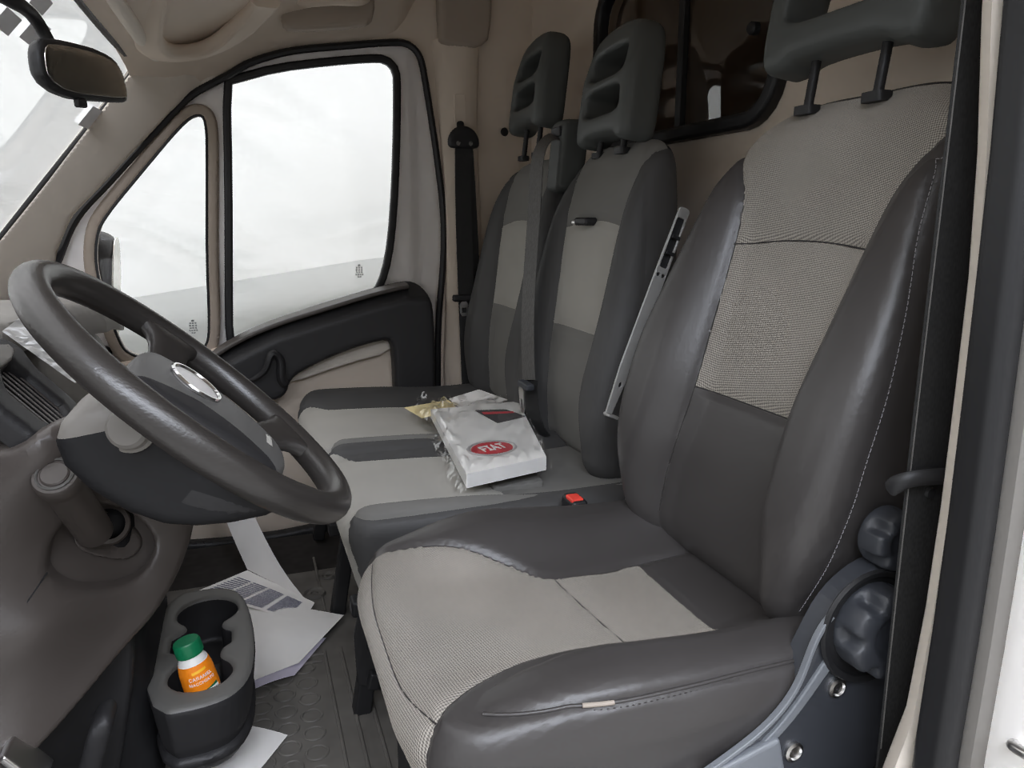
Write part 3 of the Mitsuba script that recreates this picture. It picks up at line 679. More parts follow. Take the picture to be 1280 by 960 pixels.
# valance of the driver's seat: side shield with two adjuster wheels, bolts and a pale edge strip
val = Polygon(chaikin([(.06, .16), (.06, .225), (.20, .245), (.30, .275), (.39, .318), (.44, .36), (.468, .42), (.496, .470), (.55, .500), (.60, .485), (.62, .40), (.62, .30), (.56, .235), (.52, .205), (.42, .16)], 2))
V = part(SD, 'valance', sheet(val, FY(.085), .012, None, .03, .010), 'plastic_slate', label='dark plastic side shield')
edge = [(.15, .236), (.23, .262), (.30, .291), (.37, .322), (.42, .352), (.447, .385), (.462, .425), (.482, .455)]
part(SD+'__valance', 'edge_strip', sweep(np.insert(spline(edge, 50), 1, .082, axis=1), rrect(.005, .008, .6), False, (0, 1, 0)), 'plastic_slate_pale', label='paler raised edge of the shield')
inner = [(.20, .225), (.30, .262), (.37, .295), (.43, .335), (.468, .378), (.485, .400)]
part(SD+'__valance', 'edge_strip', sweep(np.insert(spline(inner, 50), 1, .0845, axis=1), rrect(.007, .004, .6), False, (0, 1, 0), np.interp(np.arange(50), [0, 49], [.5, 1.9])), 'plastic_slate_pale', label='pale inner rib of the shield')
def dial(root, name, x, z, y, r, nl=7, hgt=.030, label=None):
    def F(X):
        a, h, b = X[..., 0]-x, y-X[..., 1], X[..., 2]-z
        rr = np.hypot(a, b); th = np.arctan2(b, a)
        rad = r*(1-.26*np.clip(np.cos(nl*th)-.1, 0, 1)*sst(0, .010, h))
        v = smax(rr-rad, h-hgt, .010)
        v = smax(v, -(h+.006), .004)
        return smax(v, -smax(rr-r*.45, hgt-.006-h, .004), .006)
    v, f = iso(F, (x-r-.01, y-hgt-.01, z-r-.01), (x+r+.01, y+.012, z+r+.01), r/11)
    return part(root, name, tm(v, f), 'plastic_slate', True, label)
part(SD+'__valance', 'dial_recess', lathe([(.040, 0), (.060, 0), (.064, .004), (.062, .008), (.056, .006), (.054, .002), (.040, .002)], (.534, .0845, .434), (0, -1, 0), 40), 'black', label='dark recess ring')
dial(SD, 'recline_wheel', .534, .436, .080, .047, 6, .030, 'large fluted adjuster wheel')
dial(SD, 'lumbar_wheel', .560, .524, .100, .032, 5, .026, 'small fluted adjuster wheel')
for x, z in ((.500, .368), (.451, .304)):
    part(SD+'__valance', 'bolt', lathe([(0, 0), (.011, 0), (.011, .004), (.008, .0055), (.007, .003), (0, .003)], (x, .0855, z), (0, -1, 0), 18), 'steel', label='recessed steel bolt')
part(SD+'__valance', 'lower_lever', rbox((.392, .082, .296), (.085, .012, .050), .005, rot([0, 1, 0], -14)), 'plastic_slate_pale', label='pale lever panel')
part(SD, 'pedestal', rbox((.34, .34, .10), (.46, .40, .20), .02), 'black', label='black seat pedestal')

# ---- the two-place passenger bench
SB = thing('bench_seat', 'grey two-place passenger bench beyond the driver\'s seat', 'seat')
def bench_back(yc, hw, name, near_label):
    M, O = back_frame(yc, .580, .395, 6.)
    w = pch([-.08, 0, .08, .2, .35, .48, .56, .63], [hw-.03, hw-.012, hw, hw, hw-.012, hw-.032, hw-.052, hw-.07])
    c = pch([-.1, 0, .1, .22, .46, .55, .62, .66], [.115, .112, .108, .122, .132, .140, .165, .22])
    bo = pch([-.1, 0, .15, .35, .5, .62], [.03, .045, .05, .035, .02, .0])
    fc = pch([-.1, 0, .12, .25, .45, .54, .60, .66], [-.02, .0, .014, .008, .004, -.008, -.03, -.07])
    def F(X):
        s, q, d = X[..., 0], X[..., 1], X[..., 2]
        a = np.abs(s)
        v = smax(d-(fc(q)+bo(q)*sst(c(q)-.02, c(q)+.05, a)), a-w(q), .05)
        v = smax(v, q-(.628-1.2*np.clip(a-.07, 0, 1)**2), .055)
        v = smax(v, -(d+.105-.03*q), .05)
        return smax(v, -q-.05, .05)
    up = lambda v: v[..., 1]-.455+.015*(v[..., 0]/.13)**2
    lo = lambda v: v[..., 1]-.228
    inn = lambda v: np.abs(v[..., 0])-c(v[..., 1])
    seams = [(lambda v: np.where(v[:, 2] > -.05, inn(v), 1.), .006, .006), (lambda v: np.where((inn(v) < .002) & (v[:, 2] > -.05), up(v), 1.), .008, .007), (lambda v: np.where((inn(v) < .002) & (v[:, 2] > -.05), lo(v), 1.), .008, .007),
             (lambda v: np.where(v[:, 1] < .57, v[:, 2]+.012, 1.), .004, .002)]
    tree = (inn, (lambda v: v[:, 2]+.06, 'shell', (lo, 'lower', (up, 'middle', 'upper'))), (lambda v: v[:, 2]+.085, 'shell', (lambda v: v[:, 0], (lambda v: v[:, 2]+.012, 'sn', 'bn'), (lambda v: v[:, 2]+.012, 'sf', 'bf'))))
    B = SB+'__'+name; labels[B] = {'label': near_label}
    L = {'shell': ('shell', 'black', None), 'lower': ('lower_panel', 'bench_mid', 'grey lower back panel'), 'middle': ('middle_panel', 'bench_light', 'pale grey middle back panel'), 'upper': ('upper_panel', 'bench_mid', 'grey upper back panel'),
         'sn': ('side_panel', 'bench_dark', 'dark side panel'), 'bn': ('bolster', 'bench_dark', 'dark grey bolster'), 'sf': ('side_panel', 'bench_dark', 'dark side panel'), 'bf': ('bolster', 'bench_dark', 'dark grey bolster')}
    seat_back(F, (-hw-.06, -.10, -.15), (hw+.06, .68, .12), .008, M, O, tree, seams, lambda n, m: part(B, L[n][0], m, L[n][1], True, L[n][2]))
    return F, M, O
FM, MM, OM = bench_back(.965, .225, 'middle_backrest', 'backrest of the middle place')
FO, MO, OO = bench_back(1.405, .250, 'outer_backrest', 'backrest of the place beside the passenger door')
headrest(SB, 'headrest', (.650, .988, 1.008), 7, -4, 'headrest', .03, 'dark grey headrest of the middle place')
headrest(SB, 'headrest', (.645, 1.425, 1.078), 7, -4, 'headrest', .075, 'dark grey headrest of the outer place')
def bench_cushion(y0, y1, s0, s1, name, label, x0c):
    yc, hw = (y0+y1)/2, (y1-y0)/2
    ct = pch([.0, .06, .12, .25, .45, .62], [.355, .368, .375, .372, .360, .365])
    def top(x, y):
        dn, df = np.clip((s0-y)/(s0-y0), 0, 1), np.clip((y-s1)/(y1-s1), 0, 1)
        return ct(x)+.012*np.sin(np.pi*np.clip((y-s0)/(s1-s0), 0, 1))*sst(.3, .12, x)+.022*(sst(0, .6, dn)+sst(0, .6, df))
    def F(X):
        x, y, z = X[..., 0], X[..., 1], X[..., 2]
        a = np.abs(y-yc)
        v = smax(z-top(x, y), a-hw+.03*np.clip((.36-z)/.1, 0, 1), .045)
        v = smax(v, x0c+.9*np.clip(a-.10, 0, 1)**2+.25*np.clip(.34-z, 0, .2)-x, .045)
        v = smax(v, x-.66, .04)
        return smax(v, .205-z, .03)
    nf = lambda v: s0-v[..., 1]-.05*sst(.14, .06, v[..., 0]); ff = lambda v: v[..., 1]-s1-.05*sst(.14, .06, v[..., 0])
    mid = lambda v: np.maximum(nf(v), ff(v))
    sd = lambda v: v[..., 2]-(.383 if y0 < 1 else .360)
    seams = [(lambda v: np.where((v[:, 2] > .32) | (v[:, 0] < .12), mid(v), 1.), .006, .006), (lambda v: np.where(mid(v) > 0, sd(v), 1.), .004, .004),
             (lambda v: np.where((mid(v) < .002) & (v[:, 2] > .33), v[:, 0]-.36, 1.), .007, .005)]
    tree = (mid, (lambda v: v[:, 2]-.225, 'base', (lambda v: v[:, 0]-.36, 'front', 'rear')), (lambda v: v[:, 2]-.225, 'base', (lambda v: v[:, 1]-yc, (sd, 'sn', 'bn'), (sd, 'sf', 'bf'))))
    B = SB+'__'+name; labels[B] = {'label': label}
    L = {'base': ('base', 'black', None), 'front': ('front_panel', 'bench_light', 'pale grey seating panel'), 'rear': ('rear_panel', 'bench_mid', 'darker rear panel'), 'sn': ('side_panel', 'bench_dark', 'dark cushion side'), 'bn': ('bolster', 'bench_mid', 'grey bolster'), 'sf': ('side_panel', 'bench_dark', 'dark cushion side'), 'bf': ('bolster', 'bench_dark', 'dark bolster')}
    seat_back(F, (.0, y0-.02, .18), (.70, y1+.02, .45), .008, np.eye(3), np.zeros(3), tree, seams, lambda n, m: part(B, L[n][0], m, L[n][1], True, L[n][2]))
bench_cushion(.655, 1.095, .745, 1.005, 'middle_cushion', 'cushion of the middle place', .062)
bench_cushion(1.085, 1.640, 1.135, 1.455, 'outer_cushion', 'cushion of the outer place', .045)
part(SB+'__middle_cushion', 'flap', sheet(rr_poly(.345, .775, .445, .985, .15), FZ(.372), .02, lambda u, v: .004*np.sin(np.pi*(v-.775)/.21), .014, .004), 'bench_mid', label='small padded flap')
# frame under the bench
for y in (.74, 1.10, 1.54):
    part(SB, 'frame_leg', cat(rbox((.105, y, .11), (.03, .035, .24), .005, rot([0, 1, 0], 10)), rbox((.30, y, .20), (.45, .035, .03), .006)), 'black', label='black steel bench leg')
part(SB, 'frame_plate', sheet(chaikin([(.08, .02), (.075, .20), (.13, .225), (.40, .225), (.40, .02)], 1), FY(.715), .02, None, .012, .003), 'dash_dark', label='dark side plate of the bench frame')
for x, z, w, h in ((.115, .155, .03, .05), (.105, .075, .02, .03)):
    part(SB, 'frame_bracket', rbox((x, .705, z), (w, .02, h), .004, rot([0, 1, 0], 15)), 'black', label='black bracket')
part(SB, 'belt_guide', iso(lambda X: smax(smax(np.abs(X[..., 0]-.662+.1*(1.0-X[..., 2]))-.034, np.abs(X[..., 1]-1.190)-.036, .014), np.abs(X[..., 2]-.99)-.080, .02), (.58, 1.12, .89), (.73, 1.26, 1.09), .006), 'headrest', True, 'dark belt guide on the shoulder of the bench')
part(SB, 'belt_slot', rbox((.632, 1.186, 1.042), (.010, .050, .022), .003), 'black')
part(SB, 'release_handle', rbox((.618, .99, .845), (.03, .060, .016), .006), 'black', label='small black release handle')
part(SB, 'release_tip', rbox((.605, 1.018, .843), (.012, .012, .010), .004), 'steel', label='bright tip of the handle')

# grey slotted bar between the seats
GB = thing('slotted_bar', 'pale grey slotted metal bar rising between the two front backrests', 'bar')
bar_o, bar_u = np.array([.512, .652, .520]), unit([.385, 0, 1.0])
bar_w = unit(np.cross(bar_u, [0, 1, 0])); bar_n = np.array([0, -1., 0])
bl = .372
bp_ = Polygon(chaikin([(-.010, 0), (.013, 0), (.013, bl-.006), (.009, bl), (-.006, bl), (-.010, bl-.006)], 1))
slot_p = [rr_poly(-.006, bl-.105, .009, bl-.018, .4), Polygon(circ(.0035, 8)+np.array([-.004, bl-.118])), Polygon(circ(.0035, 8)+np.array([.006, bl-.118])), Polygon(circ(.003, 8, .005)+np.array([.0, .058]))]
for h in slot_p: bp_ = bp_.difference(h)
part(GB, 'bar', sheet(bp_, (bar_o, bar_w, bar_u, bar_n), .006, None, .004, .001), 'grey_bar')
part(GB, 'backing', sheet(Polygon([(-.007, .04), (.010, .04), (.010, bl-.012), (-.007, bl-.012)]), (bar_o-bar_n*.006, bar_w, bar_u, bar_n), .02, None, .003), 'black', label='black plate behind the slots')
for t in (.30, .62): part(GB, 'slot_bridge', rbox(bar_o+bar_u*(bl-.105+.087*t)+bar_n*.001, (.016, .004, .006), .001, np.stack([bar_w, bar_n, bar_u])), 'black')
part(GB, 'foot', rbox(bar_o+bar_u*.004+bar_n*.010, (.026, .022, .005), .002, np.stack([bar_w, bar_n, bar_u])), 'grey_bar')
BK = thing('belt_buckle', 'black belt buckle with a red release button beside the driver\'s cushion', 'buckle')
part(BK, 'body', rbox((.440, .626, .378), (.030, .05, .034), .008), 'black')
part(BK, 'button', rbox((.437, .620, .394), (.022, .028, .008), .003), 'red_button', label='red release button')
BK2 = thing('belt_buckle', 'pair of thin steel stalks low between the driver\'s seat and the bench', 'buckle')
for dy in (0, .02): part(BK2, 'stalk', rbox((.566, .622+dy, .395), (.012, .004, .13), .002, rot([0, 1, 0], 32)), 'steel')

# ---------------------------------------------------------------- seat belts
def webbing(path, width, up, t=.0022): return sweep(np.asarray(path, float), rrect(width, t, .5, 2), False, up)
NB = thing('seat_belt', 'black seat belt hanging on the passenger door pillar', 'seat belt')
part(NB, 'webbing', webbing(spline([(.545, 1.655, 1.058), (.544, 1.655, .85), (.548, 1.652, .6), (.555, 1.65, .33)], 20), .048, (0, -1, 0)), 'webbing')
part(NB, 'webbing', webbing(spline([(.552, 1.667, 1.055), (.565, 1.667, .8), (.575, 1.665, .33)], 20), .048, (0, -1, 0)), 'webbing')
AN = part(NB, 'anchor', iso(lambda X: smax(smax(np.hypot(X[..., 0]-.544, (X[..., 2]-1.058)*1.0)-.045, 1.043-X[..., 2], .012), np.abs(X[..., 1]-1.650)-.011, .012), (.48, 1.62, 1.02), (.61, 1.68, 1.12), .004), 'black', True, 'black rounded shoulder anchor')
for dx in (-.018, .018): part(AN, 'slot_end', lathe([(0, 0), (.007, 0), (.006, .002), (0, .002)], (.544+dx, 1.641, 1.056), (0, -1, 0), 14), 'steel')
part(NB, 'tongue', rbox((.534, 1.642, .628), (.062, .018, .020), .007), 'black', label='black tongue stop')
part(NB, 'tongue_plate', sheet(Polygon(chaikin([(.525, .575), (.55, .575), (.55, .62), (.525, .62)], 1)).difference(rr_poly(.531, .585, .545, .600, .4)), FY(1.642), .006, None, .002), 'steel', label='steel tongue')
MB_ = thing('seat_belt', 'grey seat belt hanging down the front of the passenger bench with a bright tongue', 'seat belt')
mp = spline([(.628, 1.183, 1.032), (.600, 1.176, 1.020), (.570, 1.155, .93), (.545, 1.12, .75), (.525, 1.072, .50)], 40)
part(MB_, 'webbing', webbing(mp, .044, (-1, -.35, 0)), 'webbing_grey')
part(MB_, 'webbing', webbing(spline([(.530, 1.072, .50), (.528, 1.062, .45), (.535, 1.045, .40), (.55, 1.04, .375)], 16), .044, (-1, -.35, 0)), 'webbing', label='black lower webbing')
tn = np.array([.515, 1.066, .490])
R_ = np.stack([unit([-.35*0+.0, 1, 0]), unit([1, 0, 0]), np.array([0, 0, 1.])])
part(MB_, 'tongue', rbox(tn, (.060, .022, .016), .006, R_), 'plastic_slate', label='dark tongue grip')
pl = Polygon(chaikin([(-.014, -.058), (.010, -.058), (.013, -.02), (.016, 0), (-.016, 0), (-.014, -.02)], 1)).difference(rr_poly(-.008, -.050, .005, -.026, .4))
part(MB_, 'tongue_plate', sheet(pl, ((tn[0]-.012, tn[1], tn[2]-.004), (0, 1, 0), (-.05, 0, 1), (-1, 0, 0)), .006, None, .002), 'steel', label='bright slotted tongue')
DBt = thing('seat_belt', "broad black seat belt hanging beside the driver's backrest, nearest the camera", 'seat belt')
part(DBt, 'webbing', webbing(spline([(.526, .030, 1.25), (.528, .030, .93), (.528, .030, .60), (.536, .034, .33), (.545, .045, .12)], 40), .048, (0, -1, 0), .003), 'webbing')
part(DBt, 'webbing', webbing(spline([(.545, .040, 1.25), (.548, .040, .83), (.552, .042, .40), (.555, .05, .12)], 30), .050, (0, -1, 0), .003), 'webbing')
part(DBt, 'stop', tube(spline([(.492, .036, .606), (.497, .024, .617), (.515, .018, .620), (.560, .016, .618), (.59, .03, .615)], 30), (.005, .008), 8, up=(0, 0, 1)), 'black', label='black tongue bar across the belt')
part(DBt, 'stop_button', lathe([(0, 0), (.006, 0), (.005, .003), (0, .0035)], (.531, .028, .600), (0, -1, 0), 14), 'black')
part(DBt, 'edge_thread', tube(spline([(.5025, .0275, 1.25), (.5045, .0275, .93), (.5045, .0275, .60), (.5125, .0315, .33)], 30), .0008, 5, up=(1, 0, 0)), 'webbing_grey', label='pale selvedge')

# ================================================================ STEERING WHEEL AND DASHBOARD
al = math.radians(42.8)
WN = np.array([math.sin(al), 0, math.cos(al)]); WT = np.array([-WN[2], 0, WN[0]]); WS = np.array([0, 1., 0])   # out to the driver, up the wheel, across
WC = np.array([-.112, .383, .666])
WM = np.stack([WS, WT, WN])
def onw(s, t, n): return WC+s*WS+t*WT+n*WN
SW = thing('steering_wheel', 'dark four-spoke steering wheel with an oval badge on its centre', 'steering wheel')
th = np.linspace(0, 2*np.pi, 120, endpoint=False)
rim = np.stack([onw(.187*math.sin(a), .187*math.cos(a), 0) for a in th])
part(SW, 'rim', sweep(rim, circ(.0165, 16, .0175), True, WN), 'wheel_skin', True, 'thick grained rim')
for sgn, ang in ((1, 72), (-1, 72), (1, 138), (-1, 138)):
    a = math.radians(ang)*sgn
    d = np.array([math.sin(a), math.cos(a)])
    def F(X, d=d):
        s, t, n = X[..., 0], X[..., 1], X[..., 2]
        u = s*d[0]+t*d[1]; w = -s*d[1]+t*d[0]
        wid = .024+.020*np.exp(-((u-.055)/.03)**2)+.026*np.exp(-((u-.187)/.026)**2)
        off = -.030*sst(.175, .09, u)
        v = smax(np.abs(w)-wid, np.abs(n-off)-.010, .012)
        return smax(smax(v, u-.180, .01), .03-u, .01)
    v, f = iso(F, (-.22, -.20, -.06), (.22, .20, .04), .006)
    part(SW, 'spoke', tm(v@WM+WC, f), 'wheel_skin', True)
for sg in (1, -1):
    a = math.radians(138)*sg; d3 = math.sin(a)*WS+math.cos(a)*WT; e3 = np.cross(WN, d3)
    part(SW, 'spoke_insert', sheet(chaikin([(.112, -.012), (.160, -.020), (.160, .020), (.112, .012)], 1), (WC-.014*WN, d3, e3, WN), .004, None, .006, .002), 'dash_grey', label='smooth paler inlay of a lower spoke')
hub_o = chaikin([(-.088, .055), (-.06, .072), (.06, .072), (.088, .055), (.094, .0), (.074, -.085), (.050, -.122), (-.050, -.122), (-.074, -.085), (-.094, .0)], 2)
hsd = polysd(hub_o)
def HF(X):
    s, t, n = X[..., 0], X[..., 1], X[..., 2]
    top = .008-1.2*s*s-1.0*(t+.02)**2
    return smax(smax(hsd(s, t), n-top, .016), -.045-n, .02)
v, f = iso(HF, (-.12, -.15, -.06), (.12, .10, .05), .005)
(a, fa), (b, fb) = split(v, f, np.abs(v[:, 0])-.050-.30*np.clip(v[:, 1]+.0, 0, 1)-.10*np.clip(-.05-v[:, 1], 0, 1))
part(SW, 'airbag_cover', tm(a@WM+WC, fa), 'hub_skin', True, 'grey padded centre')
for g in split(b, fb, b[:, 0]): part(SW, 'hub_side', tm(g[0]@WM+WC, g[1]), 'dash_dark', True, 'dark flank of the centre')
oval = circ(.034, 40, .0265)
BG = part(SW, 'badge', sheet(oval, (onw(0, .0095, .0085), WS, WT, WN), .004, None, .004, .001), 'silver', label='blank silver oval badge')
part(BG, 'ring', sweep(np.stack([onw(x, .0095+y, .0088) for x, y in circ(.0365, 48, .0288)]), circ(.0022, 6), True, WN), 'chrome', label='bright ring')
word = meshkit.text_mesh('AIRBAG', .007, .0008)
wv = word.vertices-np.array([np.ptp(word.vertices[:, 0])/2, 0, 0])
part(SW, 'lettering', tm(np.stack([onw(x, -.093+y, .0035+z) for x, y, z in wv]), word.faces), 'bench_light', False, 'word AIRBAG at the lower edge')

# column shroud
SH = thing('steering_column', 'steering column shroud behind the wheel, grey above and black below', 'steering column')
shp = polysd(chaikin([(.078, .052), (.086, .100), (.046, .128), (-.042, .125), (-.094, .094), (-.142, .040), (-.125, .030), (-.05, .028), (.04, .030)], 1))
def SF(X):
    s, t, n = X[..., 0], X[..., 1], X[..., 2]
    return smax(shp(t, -n), np.abs(s)-.064-.02*np.clip(.1-np.abs(t), 0, .1), .022)
v, f = iso(SF, (-.09, -.17, -.16), (.09, .10, -.02), .006)
(a, fa), (b, fb) = split(v, f, -(v[:, 1]-.034-.80*(-v[:, 2]-.049)))
part(SH, 'upper_shroud', tm(a@WM+WC, fa), 'dash_grey', True, 'grey upper half')
part(SH, 'lower_shroud', tm(b@WM+WC, fb), 'shroud_black', True, 'black lower half')
part(SH, 'stalk_base', lathe([(0, .010), (.017, .010), (.0205, .007), (.022, .0), (.025, -.001), (.025, -.004), (0, -.004)], onw(-.064, .034, -.052), unit(-WS+.35*WT), 32), 'dash_grey', label='round grey boss of the stalk')
part(SH, 'lower_flap', sheet(chaikin([(-.172, .582), (-.150, .598), (-.128, .594), (-.095, .575), (-.050, .548), (-.085, .545), (-.125, .555)], 2), FY(.318), .01, None, .02, .008), 'dash_dark', label='smooth flap under the wheel')

# dashboard
DA = thing('dashboard', 'dark moulded dashboard with the gear lever console and round-edged vents', 'dashboard')
kn = np.array([(-.344, .55, .515), (-.283, .601, .525), (-.356, .451, .515), (-.28, .43, .60), (-.173, .411, .66), (-.186, .374, .64), (-.201, .352, .62), (-.224, .321, .60), (-.254, .304, .575), (-.304, .267, .51), (-.342, .248, .46), (-.311, .37, .505), (-.369, .307, .47), (-.20, .52, .665), (-.22, .60, .66), (-.24, .40, .625), (-.25, .48, .61), (-.50, .50, .46), (-.5, .3, .42), (-.45, .65, .58), (-.38, .60, .56), (-.30, .66, .62), (-.18, .46, .67)])
rbf = RBFInterpolator(kn[:, :2], kn[:, 2], kernel='thin_plate_spline', smoothing=2e-4)
cons_y = lambda u, v: rbf(np.stack([u, v], 1))
cons = Polygon(chaikin([(-.62, .66), (-.40, .592), (-.335, .578), (-.283, .615), (-.225, .60), (-.170, .50), (-.148, .44), (-.156, .395), (-.172, .358), (-.188, .333), (-.212, .302), (-.246, .280), (-.298, .244), (-.336, .224), (-.40, .185), (-.62, .12)], 2))
rec = Polygon(chaikin([(-.318, .430), (-.306, .465), (-.268, .482), (-.240, .462), (-.208, .415), (-.203, .388), (-.222, .362), (-.252, .360), (-.292, .385), (-.316, .412)], 2))
CFR = ((0, 0, 0), (1, 0, 0), (0, 0, 1), (0, -1, 0))
part(DA, 'console', sheet(cons.difference(rec), CFR, .009, lambda u, v: -cons_y(u, v), .03, .009), 'dash', 40, 'gear lever console')
part(DA, 'lever_tray', sheet(rec.buffer(.014), CFR, .008, lambda u, v: -cons_y(u, v)-.036, .01), 'dash', 40, 'sunken oval tray')
def cs(u, v, lift=0.): return np.array([u, float(cons_y(np.array([u]), np.array([v]))[0])-lift, v])
slot = chaikin([(-.292, .455), (-.262, .462), (-.225, .408), (-.222, .388), (-.240, .378), (-.272, .398), (-.298, .425)], 2)
part(DA, 'lever_plate', sheet(slot, CFR, .006, lambda u, v: -cons_y(u, v)-.027, .010, .004), 'dash', 40, 'raised plate in the tray')
part(DA, 'joint', tube(np.array([cs(-.315, .418, .0006), cs(-.33, .40, .0006), cs(-.36, .355, .0006), cs(-.40, .30, .0006)]), .0009, 5), 'black', label='thin joint line')
cn = unit([.42, -.75, .52])
GL = thing('gear_lever', 'short thick dark grey gear lever with a round capped top on the dashboard console', 'gear lever')
gb, gt = cs(-.272, .436, -.010), np.array([-.2855, .512, .553])
ga = unit(gt-gb); gl = np.linalg.norm(gt-gb)
part(GL, 'stem', lathe([(0, 0), (.023, 0), (.0235, .02), (.0235, gl-.030), (.0255, gl-.022), (.0275, gl-.014), (.0275, gl-.004), (.025, gl), (.019, gl+.001), (.0, gl+.001)], gb, ga, 36), 'dash', label='thick round grip')
part(GL, 'cap_ring', lathe([(.0185, 0), (.0215, 0), (.0215, .003), (.0195, .0042), (.0185, .003)], gb+ga*(gl-.0005), ga, 36), 'cup_grey', label='grey ring round the cap')
part(GL, 'cap', lathe([(0, 0), (.0165, 0), (.0165, .002), (.0145, .0036), (0, .0045)], gb+ga*(gl+.0002), ga, 32), 'dash', label='round flat cap')
part(GL, 'collar', lathe([(.021, 0), (.030, 0), (.030, .005), (.027, .011), (.021, .013)], cs(-.262, .434, -.030), unit([.35, -.9, .35]), 32), 'dash', label='round collar at the foot')

# the centre vents, dash top and what lies on it
def dash_top_h(x, y): return .70-.03*np.clip((x+.36)/.1, 0, 1)-.06*np.clip((y-1.2)/.4, 0, 1)
part(DA, 'top', sheet(chaikin([(-.85, .0), (-.50, .0), (-.46, .56), (-.42, .64), (-.40, .80), (-.36, 1.0), (-.30, 1.2), (-.33, 1.5), (-.43, 1.68), (-.85, 1.68)], 1), FZ(0.), .02, dash_top_h, .05, .03), 'dash_grey', 40, 'pale grey dash top')
# the vent: slats running down the slope of the dash, side by side across it
VO = np.array([-.352, .600, .655]); VA = np.array([0, 1., 0]); VB = unit([.055, 0, -.066]); VNn = np.array([-VB[2], 0, VB[0]])
def vent_pt(a, b, lift=0.): return VO+a*VA+b*VB+lift*VNn
VF = (VO, VA, VB, VNn)
vh = Polygon(chaikin([(-.004, -.004), (.094, -.010), (.097, .096), (-.004, .090)], 1))
vp = Polygon(chaikin([(-.07, -.10), (.02, -.070), (.12, -.045), (.15, .0), (.15, .10), (.10, .125), (-.02, .125), (-.07, .11)], 2))
part(DA, 'vent_panel', sheet(vp.difference(vh), VF, .01, lambda u, v: .012*sst(.02, -.03, v)-.03*sst(.095, .15, v), .03, .012), 'dash_dark', 40, 'dark vent surround')
VN = part(DA, 'vent', sheet(vh.buffer(.008), (vent_pt(0, 0, -.03), VA, VB, VNn), .012, None, .01), 'black', label='louvred vent')
for k in range(7):
    a = .004+.0148*k
    part(VN, 'louvre', sweep(np.stack([vent_pt(a, b, -.010) for b in (-.006, .045, .093)]), rrect(.0055, .0014, .5, 2), False, VNn), 'dash')
part(DA, 'vent_cheek', sheet(chaikin([(-.05, -.035), (.10, -.040), (.10, -.012), (-.05, -.008)], 1), (vent_pt(0, 0, .012), VA, VB, VNn), .01, None, .01, .004), 'dash_grey', label='grey cheek above the vent')
part(DA, 'ignition_lock', lathe([(0, 0), (.008, 0), (.013, -.001), (.013, .003), (.009, .006), (.005, .004), (0, .002)], (-.352, .612, .600), VNn, 20), 'steel', label='small round metal lock')
part(DA, 'cluster_hood', iso(lambda X: smax(smax(np.abs(X[..., 0]+.60)-.14-.25*(X[..., 2]-.70), np.abs(X[..., 1]-.30)-.19, .08), np.abs(X[..., 2]-.70)-.075, .06), (-.82, .06, .58), (-.38, .54, .80), .014), 'dash', True, 'hood over the instruments')
part(DA, 'body', rbox((-.66, .82, .45), (.30, 1.66, .42), .05), 'dash', label='main body under the top')
# passenger end of the dashboard
part(DA, 'passenger_side', sheet(chaikin([(.95, .30), (.95, .67), (1.2, .665), (1.45, .63), (1.60, .57), (1.66, .48), (1.66, .24), (1.3, .22)], 1), ((-.30, 0, 0), (0, 1, 0), (-.16, 0, 1), (1, 0, .16)), .02, None, .12, .03), 'dash_grey', label='passenger end of the dashboard')
part(DA, 'passenger_vent', sheet(chaikin([(1.26, .60), (1.36, .655), (1.40, .635), (1.30, .575)], 1), ((-.298, 0, 0), (0, 1, 0), (-.16, 0, 1), (1, 0, .16)), .01, None, .006, .002), 'dash_dark', label='dark passenger vent')
part(DA, 'vent_knob', lathe([(0, 0), (.008, 0), (.007, .008), (0, .009)], (-.392, 1.33, .615), (1, 0, .16), 16), 'silver', label='small round vent knob')
part(DA, 'centre_column', iso(lambda X: smax(smax(smax(np.abs(X[..., 0]+.42)-.190, np.abs(X[..., 1]-.80)-.165, .05), X[..., 2]-.47, .04), -.01-X[..., 2], .01), (-.70, .60, -.05), (-.15, 1.0, .52), .014), 'shroud_black', True, 'dark lower centre column')
part(DA, 'footwell_wall', sheet(chaikin([(-.60, -.01), (-.60, .34), (-.275, .33), (-.243, .30), (-.24, .24), (-.27, .10), (-.30, -.01)], 2), FY(.612), .012, None, .02, .008), 'dash_dark', label='inner wall of the driver footwell')
part(DA, 'firewall', sheet([(-.02, -.03), (1.70, -.03), (1.70, .45), (-.02, .45)], ((-.60, 0, 0), (0, 1, 0), (-.25, 0, 1), (1, 0, .25)), .05, None, .02, .004), 'carpet', label='carpeted firewall')
# crumpled clear film left on the dash top
rng = np.random.default_rng(4)
def crumple(nu, nv, o, eu, ev, amp, seed, arch=0.):
    u, v = np.meshgrid(np.linspace(0, 1, nu), np.linspace(0, 1, nv), indexing='ij')
    en = unit(np.cross(eu, ev))
    P = np.asarray(o)+u[..., None]*np.asarray(eu)+v[..., None]*np.asarray(ev)
    n = np.abs(meshkit.fbm(np.stack([u*5, v*5, u*0+seed], -1), 3, seed)-.5)
    P = P+(arch*np.sin(np.pi*u)*np.sin(np.pi*v)+amp*n)[..., None]*en
    i, j = np.meshgrid(np.arange(nu-1), np.arange(nv-1), indexing='ij')
    f = np.stack([i*nv+j, (i+1)*nv+j, (i+1)*nv+j+1, i*nv+j+1], -1).reshape(-1, 4)
    return tm(P.reshape(-1, 3), np.vstack([f[:, [0, 1, 2]], f[:, [0, 2, 3]]]))
solo('plastic_film', crumple(30, 16, (-.395, .80, .690), (.085, 0, -.083), (.045, .02, .035), .016, 3, .004), 'film_white', 'crumpled clear plastic film lying on the dash above the centre vent', 'plastic film', smooth=12)

